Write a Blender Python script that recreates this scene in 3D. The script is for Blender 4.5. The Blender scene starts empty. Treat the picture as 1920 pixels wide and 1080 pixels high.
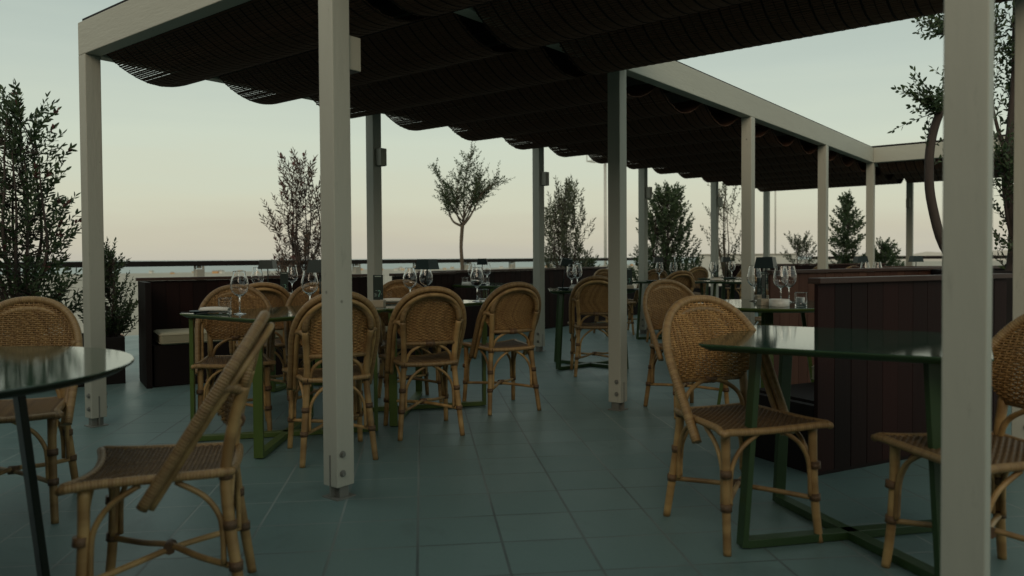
import bpy, math, random
from mathutils import Vector, Matrix
random.seed(7)
PI = math.pi
C = bpy.context.scene.collection
scene = bpy.context.scene
V = Vector

# ------------------------------------------------------------------ camera
cam_d = bpy.data.cameras.new("camera"); cam = bpy.data.objects.new("camera", cam_d); C.objects.link(cam)
pitch, yaw, roll = 0.0225, -0.668, 0.0061
fw = V((math.sin(yaw)*math.cos(pitch), math.cos(yaw)*math.cos(pitch), -math.sin(pitch)))
r0 = V((math.cos(yaw), -math.sin(yaw), 0))
d0 = V((-math.sin(pitch)*math.sin(yaw), -math.sin(pitch)*math.cos(yaw), -math.cos(pitch)))
rr = math.cos(roll)*r0 + math.sin(roll)*d0
dd = -math.sin(roll)*r0 + math.cos(roll)*d0
M = Matrix(((rr.x, -dd.x, -fw.x, 5.1282), (rr.y, -dd.y, -fw.y, -2.183), (rr.z, -dd.z, -fw.z, 1.06), (0, 0, 0, 1)))
cam.matrix_world = M
cam_d.sensor_width = 36; cam_d.lens = 1435.39/1920*36
cam_d.shift_y = -24.29/1920
cam_d.clip_start = 0.05; cam_d.clip_end = 90000
cam_d.dof.use_dof = True; cam_d.dof.focus_distance = 4.9; cam_d.dof.aperture_fstop = 2.4
scene.camera = cam

# ------------------------------------------------------------------ sky and sun
SUN_EL, SUN_ROT = math.radians(3.0), math.radians(150)
w = bpy.data.worlds.new("World"); scene.world = w; w.use_nodes = True
nt = w.node_tree; N = nt.nodes; L = nt.links
bg = N["Background"]
sky = N.new("ShaderNodeTexSky"); sky.sky_type = 'NISHITA'; sky.sun_disc = False
sky.sun_elevation = SUN_EL; sky.sun_rotation = SUN_ROT; sky.dust_density = 2.0; sky.ozone_density = 2.0
tc = N.new("ShaderNodeTexCoord"); sp = N.new("ShaderNodeSeparateXYZ"); L.new(tc.outputs['Generated'], sp.inputs[0])
ramp = N.new("ShaderNodeValToRGB"); cr = ramp.color_ramp
stops = [(0.0, (.53, .505, .42)), (0.03, (.575, .548, .43)), (0.075, (.62, .628, .49)), (0.14, (.60, .655, .535)), (0.23, (.51, .58, .505)),
         (0.33, (.40, .475, .43)), (0.50, (.40, .46, .42)), (1.0, (.43, .48, .44))]
cr.elements[0].position = stops[0][0]; cr.elements[0].color = (*stops[0][1], 1)
cr.elements[1].position = stops[1][0]; cr.elements[1].color = (*stops[1][1], 1)
for p_, c_ in stops[2:]:
    e_ = cr.elements.new(p_); e_.color = (*c_, 1)
mp_ = N.new("ShaderNodeMapping"); mp_.inputs['Scale'].default_value = (2.0, 2.0, 22.0); L.new(tc.outputs['Generated'], mp_.inputs[0])
cl = N.new("ShaderNodeTexNoise"); cl.inputs['Scale'].default_value = 1.6; cl.inputs['Detail'].default_value = 5; L.new(mp_.outputs[0], cl.inputs[0])
ad = N.new("ShaderNodeMath"); ad.operation = 'MULTIPLY_ADD'; L.new(cl.outputs[0], ad.inputs[0]); ad.inputs[1].default_value = .07; 
ad2 = N.new("ShaderNodeMath"); ad2.operation = 'SUBTRACT'; L.new(sp.outputs['Z'], ad2.inputs[0]); ad2.inputs[1].default_value = .035
L.new(ad2.outputs[0], ad.inputs[2]); L.new(ad.outputs[0], ramp.inputs[0])
mulS = N.new("ShaderNodeMix"); mulS.data_type = 'RGBA'; mulS.blend_type = 'MIX'; mulS.inputs[0].default_value = 0.85
sc_ = N.new("ShaderNodeVectorMath"); sc_.operation = 'SCALE'; sc_.inputs['Scale'].default_value = 0.10
L.new(sky.outputs[0], sc_.inputs[0])
inv = N.new("ShaderNodeVectorMath"); inv.operation = 'SCALE'; inv.inputs['Scale'].default_value = 1.0
L.new(ramp.outputs[0], inv.inputs[0])
L.new(sc_.outputs[0], mulS.inputs[6]); L.new(inv.outputs[0], mulS.inputs[7])
L.new(mulS.outputs[2], bg.inputs[0]); bg.inputs[1].default_value = 1.0

sun_d = bpy.data.lights.new("sun", 'SUN'); sun = bpy.data.objects.new("sun", sun_d); C.objects.link(sun)
sun_d.energy = 0.80; sun_d.angle = math.radians(36); sun_d.color = (1.0, .80, .56)
sdir = V((math.sin(SUN_ROT), math.cos(SUN_ROT), math.tan(math.radians(27))))
sun.rotation_euler = sdir.to_track_quat('Z', 'Y').to_euler()
scene.view_settings.view_transform = 'Standard'; scene.view_settings.look = 'None'
scene.view_settings.exposure = 0.2; scene.view_settings.gamma = 1.0
scene.cycles.max_bounces = 20; scene.cycles.transmission_bounces = 20; scene.cycles.diffuse_bounces = 4; scene.cycles.glossy_bounces = 4; scene.cycles.transparent_max_bounces = 12
scene.cycles.caustics_reflective = False; scene.cycles.caustics_refractive = False
scene.cycles.use_denoising = True

# ------------------------------------------------------------------ materials
def newmat(name):
    m = bpy.data.materials.new(name); m.use_nodes = True
    return m, m.node_tree.nodes, m.node_tree.links, m.node_tree.nodes["Principled BSDF"]
def mathn(N, L, op, a, b=None):
    n = N.new("ShaderNodeMath"); n.operation = op
    for i, v in enumerate((a, b)):
        if v is None: continue
        if isinstance(v, (int, float)): n.inputs[i].default_value = v
        else: L.new(v, n.inputs[i])
    return n.outputs[0]
def mixc(N, L, f, a, b):
    n = N.new("ShaderNodeMix"); n.data_type = 'RGBA'
    for i, v in ((0, f), (6, a), (7, b)):
        if isinstance(v, (int, float)): n.inputs[i].default_value = v
        elif isinstance(v, tuple): n.inputs[i].default_value = (*v, 1)
        else: L.new(v, n.inputs[i])
    return n.outputs[2]
def simple(name, col, rough=.5, metal=0, var=.15, scale=8, bump=0, bscale=40, spec=.5, stretch=None):
    m, N, L, b = newmat(name)
    t = N.new("ShaderNodeTexCoord"); src = t.outputs['Object']
    if stretch:
        mp = N.new("ShaderNodeMapping"); mp.inputs['Scale'].default_value = stretch; L.new(src, mp.inputs[0]); src = mp.outputs[0]
    n = N.new("ShaderNodeTexNoise"); n.inputs['Scale'].default_value = scale; n.inputs['Detail'].default_value = 5; L.new(src, n.inputs[0])
    hi = tuple(min(1, c*(1+var)) for c in col); lo = tuple(c*(1-var) for c in col)
    L.new(mixc(N, L, n.outputs[0], lo, hi), b.inputs['Base Color'])
    b.inputs['Roughness'].default_value = rough; b.inputs['Metallic'].default_value = metal; b.inputs['Specular IOR Level'].default_value = spec
    if bump:
        n2 = N.new("ShaderNodeTexNoise"); n2.inputs['Scale'].default_value = bscale; n2.inputs['Detail'].default_value = 6; L.new(src, n2.inputs[0])
        bp = N.new("ShaderNodeBump"); bp.inputs['Strength'].default_value = bump; bp.inputs['Distance'].default_value = .01
        L.new(n2.outputs[0], bp.inputs['Height']); L.new(bp.outputs[0], b.inputs['Normal'])
    return m
def painted(name, col, stretch):
    m = simple(name, col, .55, var=.07, scale=3, bump=.22, bscale=14, stretch=stretch)
    N = m.node_tree.nodes; L = m.node_tree.links; b = N['Principled BSDF']
    src = b.inputs['Base Color'].links[0].from_socket
    t = N.new('ShaderNodeTexCoord'); oi = N.new('ShaderNodeObjectInfo'); ad = N.new('ShaderNodeVectorMath'); L.new(t.outputs['Object'], ad.inputs[0]); L.new(oi.outputs['Random'], ad.inputs[1])
    n = N.new('ShaderNodeTexNoise'); n.inputs['Scale'].default_value = 9; n.inputs['Detail'].default_value = 9; n.inputs['Roughness'].default_value = .75
    mp = N.new('ShaderNodeMapping'); mp.inputs['Scale'].default_value = stretch; L.new(ad.outputs[0], mp.inputs[0]); L.new(mp.outputs[0], n.inputs[0])
    r = N.new('ShaderNodeMapRange'); r.inputs['From Min'].default_value = .60; r.inputs['From Max'].default_value = .72; L.new(n.outputs[0], r.inputs[0])
    c = mixc(N, L, mathn(N, L, 'MULTIPLY', r.outputs[0], .5), src, tuple(x*.55 for x in col))
    v = N.new('ShaderNodeTexVoronoi'); v.inputs['Scale'].default_value = 5; L.new(ad.outputs[0], v.inputs[0])
    k = N.new('ShaderNodeMapRange'); k.inputs['From Min'].default_value = .05; k.inputs['From Max'].default_value = .025; L.new(v.outputs['Distance'], k.inputs[0])
    c = mixc(N, L, mathn(N, L, 'MULTIPLY', k.outputs[0], .75), c, tuple(x*.3 for x in col))
    L.new(c, b.inputs['Base Color']); return m
MT = {}
MT['paint'] = painted('greige_painted_timber', (.445, .44, .378), (3, 3, .6))
MT['beam'] = painted('greige_painted_beam', (.445, .44, .378), (.8, .8, 5))
MT['steel'] = simple('grey_steel', (.24, .24, .22), .5, metal=.4)
MT['slat'] = simple('brown_wood_slat', (.135, .066, .042), .7, var=.35, scale=14, stretch=(.6, 6, 6), spec=.25)
MT['cord'] = simple('dark_cord', (.018, .014, .012), .9, spec=.1)
MT['box'] = simple('greige_metal', (.40, .38, .31), .45, var=.04)
MT['lacquer'] = simple('green_lacquer_top', (.018, .052, .034), .07, var=.12, scale=3, bump=.012, bscale=90, spec=.85)
MT['green'] = simple('green_painted_steel', (.080, .125, .028), .38, var=.12, bump=.03, bscale=120)
MT['dgreen'] = simple('dark_green_steel', (.026, .058, .018), .38, var=.12, bump=.03, bscale=120)
MT['blackgreen'] = simple('blackish_green_steel', (.009, .017, .010), .4, var=.12, spec=.3)
MT['lamp'] = simple('dark_teal_metal', (.018, .034, .036), .35, spec=.25, var=.08)
MT['napkin'] = simple('white_linen', (.72, .70, .64), .9, var=.06, bump=.3, bscale=60)
MT['ceramic'] = simple('white_ceramic', (.76, .75, .70), .3, var=.03)
MT['cutlery'] = simple('steel_cutlery', (.42, .42, .41), .25, metal=1)
MT['blackcut'] = simple('black_cutlery', (.02, .02, .02), .3)
MT['card'] = simple('dark_green_card', (.012, .026, .022), .5, var=.1)
MT['cardink'] = simple('pale_ink', (.50, .60, .55), .7, var=.05)
MT['cardink2'] = simple('mint_ink', (.20, .42, .34), .7, var=.05)
MT['palewood'] = simple('pale_wood_block', (.42, .36, .27), .6, var=.12, scale=5, stretch=(1, 8, 8))
MT['cushion'] = simple('beige_canvas', (.36, .33, .235), .95, var=.07, scale=5, bump=.4, bscale=160)
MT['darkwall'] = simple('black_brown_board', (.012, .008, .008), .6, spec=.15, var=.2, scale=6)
MT['capw'] = simple('dark_wood_cap', (.05, .026, .020), .38, spec=.3, var=.2, scale=4, stretch=(1, 6, 6))
MT['railwood'] = simple('dark_brown_rail', (.022, .018, .016), .7, spec=.12, var=.2)
MT['concrete'] = simple('pale_concrete', (.42, .39, .33), .85, var=.15, bump=.3)
MT['planter'] = simple('black_planter', (.014, .012, .012), .7, spec=.15, var=.2)
MT['soil'] = simple('dark_soil', (.03, .022, .015), .95, var=.3, bump=.6)
MT['white'] = simple('white_render', (.62, .61, .56), .8, var=.06)
MT['mast'] = simple('galvanised_mast', (.50, .49, .45), .5, metal=.2)
MT['bark'] = simple('grey_bark', (.12, .095, .07), .9, var=.35, scale=9, bump=.7, bscale=30, stretch=(3, 3, .7))
MT['dbark'] = simple('dark_bark', (.055, .042, .036), .9, var=.35, scale=9, bump=.9, bscale=24, stretch=(3, 3, .6))
MT['rubber'] = simple('black_rubber', (.012, .012, .012), .7)

def planks(name, c1, c2):
    m, N, L, b = newmat(name)
    t = N.new("ShaderNodeTexCoord"); mp = N.new("ShaderNodeMapping"); mp.inputs['Scale'].default_value = (14, 14, .9); L.new(t.outputs['Object'], mp.inputs[0])
    n = N.new("ShaderNodeTexNoise"); n.inputs['Scale'].default_value = 3; n.inputs['Detail'].default_value = 8; n.inputs['Distortion'].default_value = .6; L.new(mp.outputs[0], n.inputs[0])
    g = N.new("ShaderNodeUVMap"); s = N.new("ShaderNodeSeparateXYZ"); L.new(g.outputs[0], s.inputs[0])
    wn = N.new("ShaderNodeTexWhiteNoise"); wn.noise_dimensions = '1D'; L.new(s.outputs[0], wn.inputs['W'])
    a = mixc(N, L, n.outputs[0], tuple(c*.6 for c in c1), c1)
    bcol = mixc(N, L, n.outputs[0], tuple(c*.7 for c in c2), c2)
    L.new(mixc(N, L, wn.outputs['Value'], a, bcol), b.inputs['Base Color'])
    b.inputs['Roughness'].default_value = .6; b.inputs['Specular IOR Level'].default_value = .18
    bp = N.new("ShaderNodeBump"); bp.inputs['Strength'].default_value = .15; bp.inputs['Distance'].default_value = .005
    L.new(n.outputs[0], bp.inputs['Height']); L.new(bp.outputs[0], b.inputs['Normal'])
    return m
MT['mahogany'] = planks('mahogany_planks', (.009, .0035, .0033), (.026, .0070, .0058))
MT['redplank'] = planks('reddish_planks', (.065, .026, .020), (.14, .065, .042))

def rattan(name, base, dark, bands, rough=.45, wrap=0):
    """Cane: uv.y runs along the pole in metres, uv.x round it."""
    m, N, L, b = newmat(name)
    g = N.new("ShaderNodeUVMap"); s = N.new("ShaderNodeSeparateXYZ"); L.new(g.outputs[0], s.inputs[0])
    oi = N.new("ShaderNodeObjectInfo")
    v = mathn(N, L, 'ADD', s.outputs[1], mathn(N, L, 'MULTIPLY', oi.outputs['Random'], 7.0))
    n1 = N.new("ShaderNodeTexNoise"); n1.noise_dimensions = '1D'; n1.inputs['Scale'].default_value = bands; n1.inputs['Detail'].default_value = 3; L.new(v, n1.inputs['W'])
    t = N.new("ShaderNodeTexCoord"); n2 = N.new("ShaderNodeTexNoise"); n2.inputs['Scale'].default_value = 30; n2.inputs['Detail'].default_value = 4; L.new(t.outputs['Object'], n2.inputs[0])
    r = N.new("ShaderNodeValToRGB"); r.color_ramp.elements[0].position = .36; r.color_ramp.elements[1].position = .62; L.new(n1.outputs[0], r.inputs[0])
    c = mixc(N, L, r.outputs[0], dark, base)
    c2 = mixc(N, L, mathn(N, L, 'MULTIPLY', n2.outputs[0], .55), c, tuple(x*.55 for x in base))
    hv = N.new("ShaderNodeHueSaturation"); L.new(c2, hv.inputs['Color'])
    L.new(mathn(N, L, 'ADD', mathn(N, L, 'MULTIPLY', oi.outputs['Random'], .55), .68), hv.inputs['Value'])
    L.new(hv.outputs[0], b.inputs['Base Color']); b.inputs['Roughness'].default_value = rough
    if wrap:
        h = mathn(N, L, 'SINE', mathn(N, L, 'MULTIPLY', s.outputs[1], 2*PI/wrap))
        bp = N.new("ShaderNodeBump"); bp.inputs['Strength'].default_value = .35; bp.inputs['Distance'].default_value = .002
        L.new(h, bp.inputs['Height']); L.new(bp.outputs[0], b.inputs['Normal'])
    return m
MT['cane'] = rattan('rattan_cane', (.48, .305, .125), (.26, .145, .054), 9)
MT['canewrap'] = rattan('wrapped_rattan', (.37, .235, .10), (.27, .155, .065), 60, wrap=.009)
MT['binding'] = rattan('dark_binding', (.19, .105, .05), (.11, .06, .03), 80, wrap=.004)
MT['weave'] = rattan('woven_rattan', (.45, .26, .095), (.26, .135, .046), 26, rough=.5)
MT['seatweave'] = rattan('woven_seat_cane', (.23, .14, .062), (.13, .073, .033), 40, rough=.5)

def glassmat():
    m, N, L, b = newmat('clear_glass')
    b.inputs['Base Color'].default_value = (1, 1, 1, 1); b.inputs['Roughness'].default_value = 0.0
    b.inputs['Transmission Weight'].default_value = 1.0; b.inputs['IOR'].default_value = 1.46
    # faint, uneven smears on the glass
    t = N.new("ShaderNodeTexCoord"); n = N.new("ShaderNodeTexNoise"); n.inputs['Scale'].default_value = 25; L.new(t.outputs['Object'], n.inputs[0])
    L.new(mathn(N, L, 'MULTIPLY', n.outputs[0], .03), b.inputs['Roughness'])
    return m
MT['glass'] = glassmat()

def leafmat(name, c1, c2, trans=.25):
    m, N, L, b = newmat(name)
    g = N.new("ShaderNodeUVMap"); s = N.new("ShaderNodeSeparateXYZ"); L.new(g.outputs[0], s.inputs[0])
    L.new(mixc(N, L, s.outputs[0], c1, c2), b.inputs['Base Color']); b.inputs['Roughness'].default_value = .5
    tr = N.new("ShaderNodeBsdfTranslucent"); L.new(mixc(N, L, s.outputs[0], c1, c2), tr.inputs[0])
    mx = N.new("ShaderNodeMixShader"); mx.inputs[0].default_value = trans
    out = N["Material Output"]; L.new(b.outputs[0], mx.inputs[1]); L.new(tr.outputs[0], mx.inputs[2]); L.new(mx.outputs[0], out.inputs[0])
    return m
MT['leaf'] = leafmat('dark_leaf', (.026, .052, .022), (.075, .115, .050))
MT['leafolive'] = leafmat('olive_leaf', (.050, .066, .036), (.11, .125, .075))
MT['leafred'] = leafmat('reddish_leaf', (.055, .048, .034), (.14, .085, .062))
MT['tip'] = leafmat('pink_tip', (.13, .055, .055), (.22, .10, .09))

def floormat():
    m, N, L, b = newmat('teal_grey_tile')
    t = N.new("ShaderNodeTexCoord"); s = N.new("ShaderNodeSeparateXYZ"); L.new(t.outputs['Object'], s.inputs[0])
    p = mathn(N, L, 'ADD', s.outputs[0], s.outputs[1]); q = mathn(N, L, 'SUBTRACT', s.outputs[0], s.outputs[1])
    a = mathn(N, L, 'DIVIDE', mathn(N, L, 'ADD', p, 44-.06), .4420); c = mathn(N, L, 'DIVIDE', mathn(N, L, 'ADD', q, 42-.70), .4210)
    fa = mathn(N, L, 'FRACT', a); fc = mathn(N, L, 'FRACT', c)
    ea = mathn(N, L, 'MINIMUM', fa, mathn(N, L, 'SUBTRACT', 1.0, fa)); ec = mathn(N, L, 'MINIMUM', fc, mathn(N, L, 'SUBTRACT', 1.0, fc))
    nd = N.new("ShaderNodeTexNoise"); nd.inputs['Scale'].default_value = 22; nd.inputs['Detail'].default_value = 4; L.new(t.outputs['Object'], nd.inputs[0])
    e = mathn(N, L, 'ADD', mathn(N, L, 'MINIMUM', ea, ec), mathn(N, L, 'MULTIPLY', mathn(N, L, 'SUBTRACT', nd.outputs[0], .5), .006))
    mr = N.new("ShaderNodeMapRange"); mr.interpolation_type = 'SMOOTHSTEP'; mr.inputs['From Min'].default_value = .011; mr.inputs['From Max'].default_value = .020; L.new(e, mr.inputs[0])
    cid = N.new("ShaderNodeCombineXYZ"); L.new(mathn(N, L, 'FLOOR', a), cid.inputs[0]); L.new(mathn(N, L, 'FLOOR', c), cid.inputs[1])
    wn = N.new("ShaderNodeTexWhiteNoise"); wn.noise_dimensions = '2D'; L.new(cid.outputs[0], wn.inputs['Vector'])
    n = N.new("ShaderNodeTexNoise"); n.inputs['Scale'].default_value = 2.6; n.inputs['Detail'].default_value = 7; n.inputs['Roughness'].default_value = .62; L.new(t.outputs['Object'], n.inputs[0])
    n3 = N.new("ShaderNodeTexNoise"); n3.inputs['Scale'].default_value = 70; n3.inputs['Detail'].default_value = 3; L.new(t.outputs['Object'], n3.inputs[0])
    nl = N.new('ShaderNodeTexNoise'); nl.inputs['Scale'].default_value = .7; nl.inputs['Detail'].default_value = 3; L.new(t.outputs['Object'], nl.inputs[0])
    gl = N.new('ShaderNodeValToRGB'); gl.color_ramp.elements[0].position = .40; gl.color_ramp.elements[1].position = .62; L.new(nl.outputs[0], gl.inputs[0])
    c1 = mixc(N, L, n.outputs[0], (.112, .182, .178), (.162, .248, .236))
    c2 = mixc(N, L, mathn(N, L, 'MULTIPLY', wn.outputs['Value'], .30), c1, (.115, .182, .176))
    c3 = mixc(N, L, mathn(N, L, 'MULTIPLY', n3.outputs[0], .25), c2, (.06, .085, .085))
    st = N.new('ShaderNodeTexNoise'); st.inputs['Scale'].default_value = 1.3; st.inputs['Detail'].default_value = 9; st.inputs['Roughness'].default_value = .7; st.inputs['Distortion'].default_value = 1.2; L.new(t.outputs['Object'], st.inputs[0])
    sr = N.new('ShaderNodeValToRGB'); sr.color_ramp.elements[0].position = .56; sr.color_ramp.elements[1].position = .70; L.new(st.outputs[0], sr.inputs[0])
    c3 = mixc(N, L, mathn(N, L, 'MULTIPLY', sr.outputs[0], .45), c3, (.065, .09, .085))
    vo = N.new('ShaderNodeTexVoronoi'); vo.inputs['Scale'].default_value = 5.5; L.new(t.outputs['Object'], vo.inputs[0])
    vr = N.new('ShaderNodeMapRange'); vr.inputs['From Min'].default_value = .030; vr.inputs['From Max'].default_value = .018; L.new(vo.outputs['Distance'], vr.inputs[0])
    c3 = mixc(N, L, mathn(N, L, 'MULTIPLY', vr.outputs[0], .7), c3, (.03, .035, .03))
    gro = mixc(N, L, gl.outputs[0], (.070, .095, .095), (.215, .26, .25))
    L.new(mixc(N, L, mr.outputs[0], gro, c3), b.inputs['Base Color'])
    rg = mathn(N, L, 'ADD', mathn(N, L, 'MULTIPLY', n.outputs[0], .28), .24)
    L.new(mathn(N, L, 'ADD', rg, mathn(N, L, 'MULTIPLY', wn.outputs['Value'], .08)), b.inputs['Roughness'])
    hgt = mathn(N, L, 'ADD', mr.outputs[0], mathn(N, L, 'ADD', mathn(N, L, 'MULTIPLY', n.outputs[0], .5), mathn(N, L, 'MULTIPLY', n3.outputs[0], .12)))
    bp = N.new("ShaderNodeBump"); bp.inputs['Strength'].default_value = .35; bp.inputs['Distance'].default_value = .004
    L.new(hgt, bp.inputs['Height']); L.new(bp.outputs[0], b.inputs['Normal'])
    return m
MT['floor'] = floormat()

# ------------------------------------------------------------------ mesh helpers
class MB:
    def __init__(s): s.v = []; s.f = []; s.uv = []; s.mi = []; s.sm = []
    def face(s, idx, uv=None, mi=0, sm=False):
        s.f.append(tuple(idx)); s.uv.append(uv or [(0, 0)]*len(idx)); s.mi.append(mi); s.sm.append(sm)
    def box(s, c, size, rz=0, mi=0, uid=0.0, tilt=None):
        hx, hy, hz = size[0]/2, size[1]/2, size[2]/2; b = len(s.v); ca, sa = math.cos(rz), math.sin(rz)
        for z in (-hz, hz):
            for x, y in ((-hx, -hy), (hx, -hy), (hx, hy), (-hx, hy)):
                p = V((x, y, z))
                if tilt is not None: p = tilt @ p
                s.v.append((c[0]+ca*p.x-sa*p.y, c[1]+sa*p.x+ca*p.y, c[2]+p.z))
        for q in ((3, 2, 1, 0), (4, 5, 6, 7), (0, 1, 5, 4), (1, 2, 6, 5), (2, 3, 7, 6), (3, 0, 4, 7)):
            s.face([b+i for i in q], [(uid, 0), (uid, 1), (uid, 1), (uid, 0)], mi)
    def bar(s, p, q, wd, th, up=(0, 0, 1), mi=0):
        """rectangular bar from p to q; wd across 'up', th along it"""
        p = V(p); q = V(q); d = (q-p).normalized(); sx = d.cross(V(up))
        if sx.length < 1e-4: sx = d.cross(V((1, 0, 0)))
        sx.normalize(); sy = sx.cross(d).normalized(); b = len(s.v)
        for e in (p, q):
            for a, c in ((-1, -1), (1, -1), (1, 1), (-1, 1)):
                s.v.append(tuple(e + sx*a*wd/2 + sy*c*th/2))
        for qd in ((3, 2, 1, 0), (4, 5, 6, 7), (0, 1, 5, 4), (1, 2, 6, 5), (2, 3, 7, 6), (3, 0, 4, 7)): s.face([b+i for i in qd], None, mi)
    def tube(s, pts, rad, n=8, mi=0, cap=True, flat=None, sm=True):
        pts = [V(p) for p in pts]; k = len(pts)
        if not isinstance(rad, (list, tuple)): rad = [rad]*k
        T = []
        for i in range(k):
            a = pts[max(0, i-1)]; c = pts[min(k-1, i+1)]; T.append((c-a).normalized())
        ref = V((0, 0, 1)) if abs(T[0].z) < .9 else V((0, 1, 0))
        nx = T[0].cross(ref).normalized(); b = len(s.v); ln = 0; lens = []
        for i in range(k):
            if i: ln += (pts[i]-pts[i-1]).length
            lens.append(ln)
            nx = (nx - T[i]*nx.dot(T[i])).normalized(); ny = T[i].cross(nx)
            for j in range(n):
                a = 2*PI*j/n
                s.v.append(tuple(pts[i] + (nx*math.cos(a)+ny*math.sin(a))*rad[i]))
        for i in range(k-1):
            for j in range(n):
                j2 = (j+1) % n
                s.face((b+i*n+j, b+i*n+j2, b+(i+1)*n+j2, b+(i+1)*n+j), [(j/n, lens[i]), ((j+1)/n, lens[i]), ((j+1)/n, lens[i+1]), (j/n, lens[i+1])], mi, sm)
        if cap:
            s.face([b+j for j in range(n)][::-1], [(0, 0)]*n, mi); s.face([b+(k-1)*n+j for j in range(n)], [(0, ln)]*n, mi)
    def lathe(s, prof, c=(0, 0, 0), n=24, mi=0, sm=True):
        b = len(s.v); k = len(prof)
        for r, z in prof:
            for j in range(n):
                a = 2*PI*j/n; s.v.append((c[0]+r*math.cos(a), c[1]+r*math.sin(a), c[2]+z))
        for i in range(k-1):
            for j in range(n):
                j2 = (j+1) % n; s.face((b+i*n+j, b+i*n+j2, b+(i+1)*n+j2, b+(i+1)*n+j), None, mi, sm)
    def poly(s, pts, z0, z1, mi=0):
        b = len(s.v); n = len(pts)
        for z in (z0, z1):
            for x, y in pts: s.v.append((x, y, z))
        s.face([b+i for i in range(n)][::-1], None, mi); s.face([b+n+i for i in range(n)], None, mi)
        for i in range(n):
            j = (i+1) % n; s.face((b+i, b+j, b+n+j, b+n+i), None, mi)
    def strand(s, pts, nrm, wd, th, mi=0):
        """flat lens-section ribbon along pts; nrm: normal at each point"""
        k = len(pts); b = len(s.v); ln = 0
        lens = [0]
        for i in range(k):
            a = pts[max(0, i-1)]; c = pts[min(k-1, i+1)]; t = (c-a).normalized(); sd = t.cross(nrm[i]).normalized()
            if i: ln += (pts[i]-pts[i-1]).length; lens.append(ln)
            for q in (sd*wd/2, nrm[i]*th/2, -sd*wd/2, -nrm[i]*th/2): s.v.append(tuple(pts[i]+q))
        for i in range(k-1):
            for j in range(4):
                j2 = (j+1) % 4; s.face((b+i*4+j, b+i*4+j2, b+(i+1)*4+j2, b+(i+1)*4+j), [(0, lens[i]), (1, lens[i]), (1, lens[i+1]), (0, lens[i+1])], mi, True)
    def build(s, name, mats, parent=None, bevel=0, loc=None, rz=0):
        me = bpy.data.meshes.new(name); me.from_pydata([tuple(p) for p in s.v], [], s.f)
        if not isinstance(mats, (list, tuple)): mats = [mats]
        for m in mats: me.materials.append(m)
        uvl = me.uv_layers.new(name="UVMap"); flat = []
        for u in s.uv:
            for a in u: flat += [a[0], a[1]]
        uvl.data.foreach_set("uv", flat)
        me.polygons.foreach_set("material_index", s.mi); me.polygons.foreach_set("use_smooth", s.sm)
        me.update()
        o = bpy.data.objects.new(name, me); C.objects.link(o)
        if parent is not None: o.parent = parent
        if loc is not None: o.location = loc
        o.rotation_euler.z = rz
        if bevel:
            md = o.modifiers.new("bevel", 'BEVEL'); md.width = bevel; md.segments = 2; md.limit_method = 'ANGLE'; md.angle_limit = math.radians(50)
        return o
def tag(o, label=None, cat=None, group=None, kind=None):
    if label: o['label'] = label
    if cat: o['category'] = cat
    if group: o['group'] = group
    if kind: o['kind'] = kind
    return o
def empty(name, loc=(0, 0, 0), rz=0):
    o = bpy.data.objects.new(name, None); C.objects.link(o); o.location = loc; o.rotation_euler = (0, 0, rz); o.empty_display_size = .1
    return o
KIDS = {}
def kids(o):
    return [c for c in bpy.data.objects if c.parent is o]
def copy_tree(root, loc, rz):
    r = root.copy(); C.objects.link(r); r.location = loc; r.rotation_euler = (0, 0, rz)
    for ch in KIDS[root.name]:
        c = ch.copy(); C.objects.link(c); c.parent = r
        for g in KIDS.get(ch.name, ()):
            d = g.copy(); C.objects.link(d); d.parent = c
    return r
def remember(root):
    KIDS[root.name] = kids(root)
    for c in KIDS[root.name]: KIDS[c.name] = kids(c)
def lerp(a, b, t): return a+(b-a)*t
def smooth_path(P, n=6):
    P = [V(p) for p in P]; out = []
    for i in range(len(P)-1):
        p0 = P[max(0, i-1)]; p1 = P[i]; p2 = P[i+1]; p3 = P[min(len(P)-1, i+2)]
        for j in range(n):
            t = j/n; out.append(.5*((2*p1)+(p2-p0)*t+(2*p0-5*p1+4*p2-p3)*t*t+(3*p1-p0-3*p2+p3)*t**3))
    out.append(P[-1]); return out

# ------------------------------------------------------------------ ground, sea, land
b = MB(); b.poly([(-5.75, -9), (14, -9), (14, 19.2), (-5.75, 19.2)], -14, 0)
tag(b.build('terrace', MT['floor']), kind='structure')
def hv(px_u, dep):      # a bearing (tangent right of the view axis) and a distance to a ground point
    return (5.13 + dep*(-.619+.785*px_u), -2.18 + dep*(.785+.619*px_u))
seam, N, L, bs = newmat('pale_sea')
bs.inputs['Base Color'].default_value = (.34, .40, .39, 1); bs.inputs['Roughness'].default_value = .45
t = N.new("ShaderNodeTexCoord"); n = N.new("ShaderNodeTexNoise"); n.inputs['Scale'].default_value = .03; n.inputs['Detail'].default_value = 6; L.new(t.outputs['Object'], n.inputs[0])
bp = N.new("ShaderNodeBump"); bp.inputs['Strength'].default_value = .6; bp.inputs['Distance'].default_value = 3; L.new(n.outputs[0], bp.inputs['Height']); L.new(bp.outputs[0], bs.inputs['Normal'])
b = MB(); S = 60000
b.v += [(-S, -S, -40), (S, -S, -40), (S, S, -40), (-S, S, -40)]; b.face((0, 1, 2, 3))
tag(b.build('sea', seam), kind='structure')
landm = simple('sandy_land', (.36, .335, .275), .95, var=.35, scale=.02)
hazehillm = simple('haze_pale_hillside', (.55, .48, .40), .95, var=.4, scale=.05)  # pale tone stands in for the haze over the far hills
shore = [(-.95, 1900), (-.75, 2150), (-.486, 2350), (-.30, 2650), (-.18, 2950), (-.05, 3050), (.1, 3600), (.2, 4400), (.3, 6500), (.42, 12000), (.6, 16000), (.9, 16000)]
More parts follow.
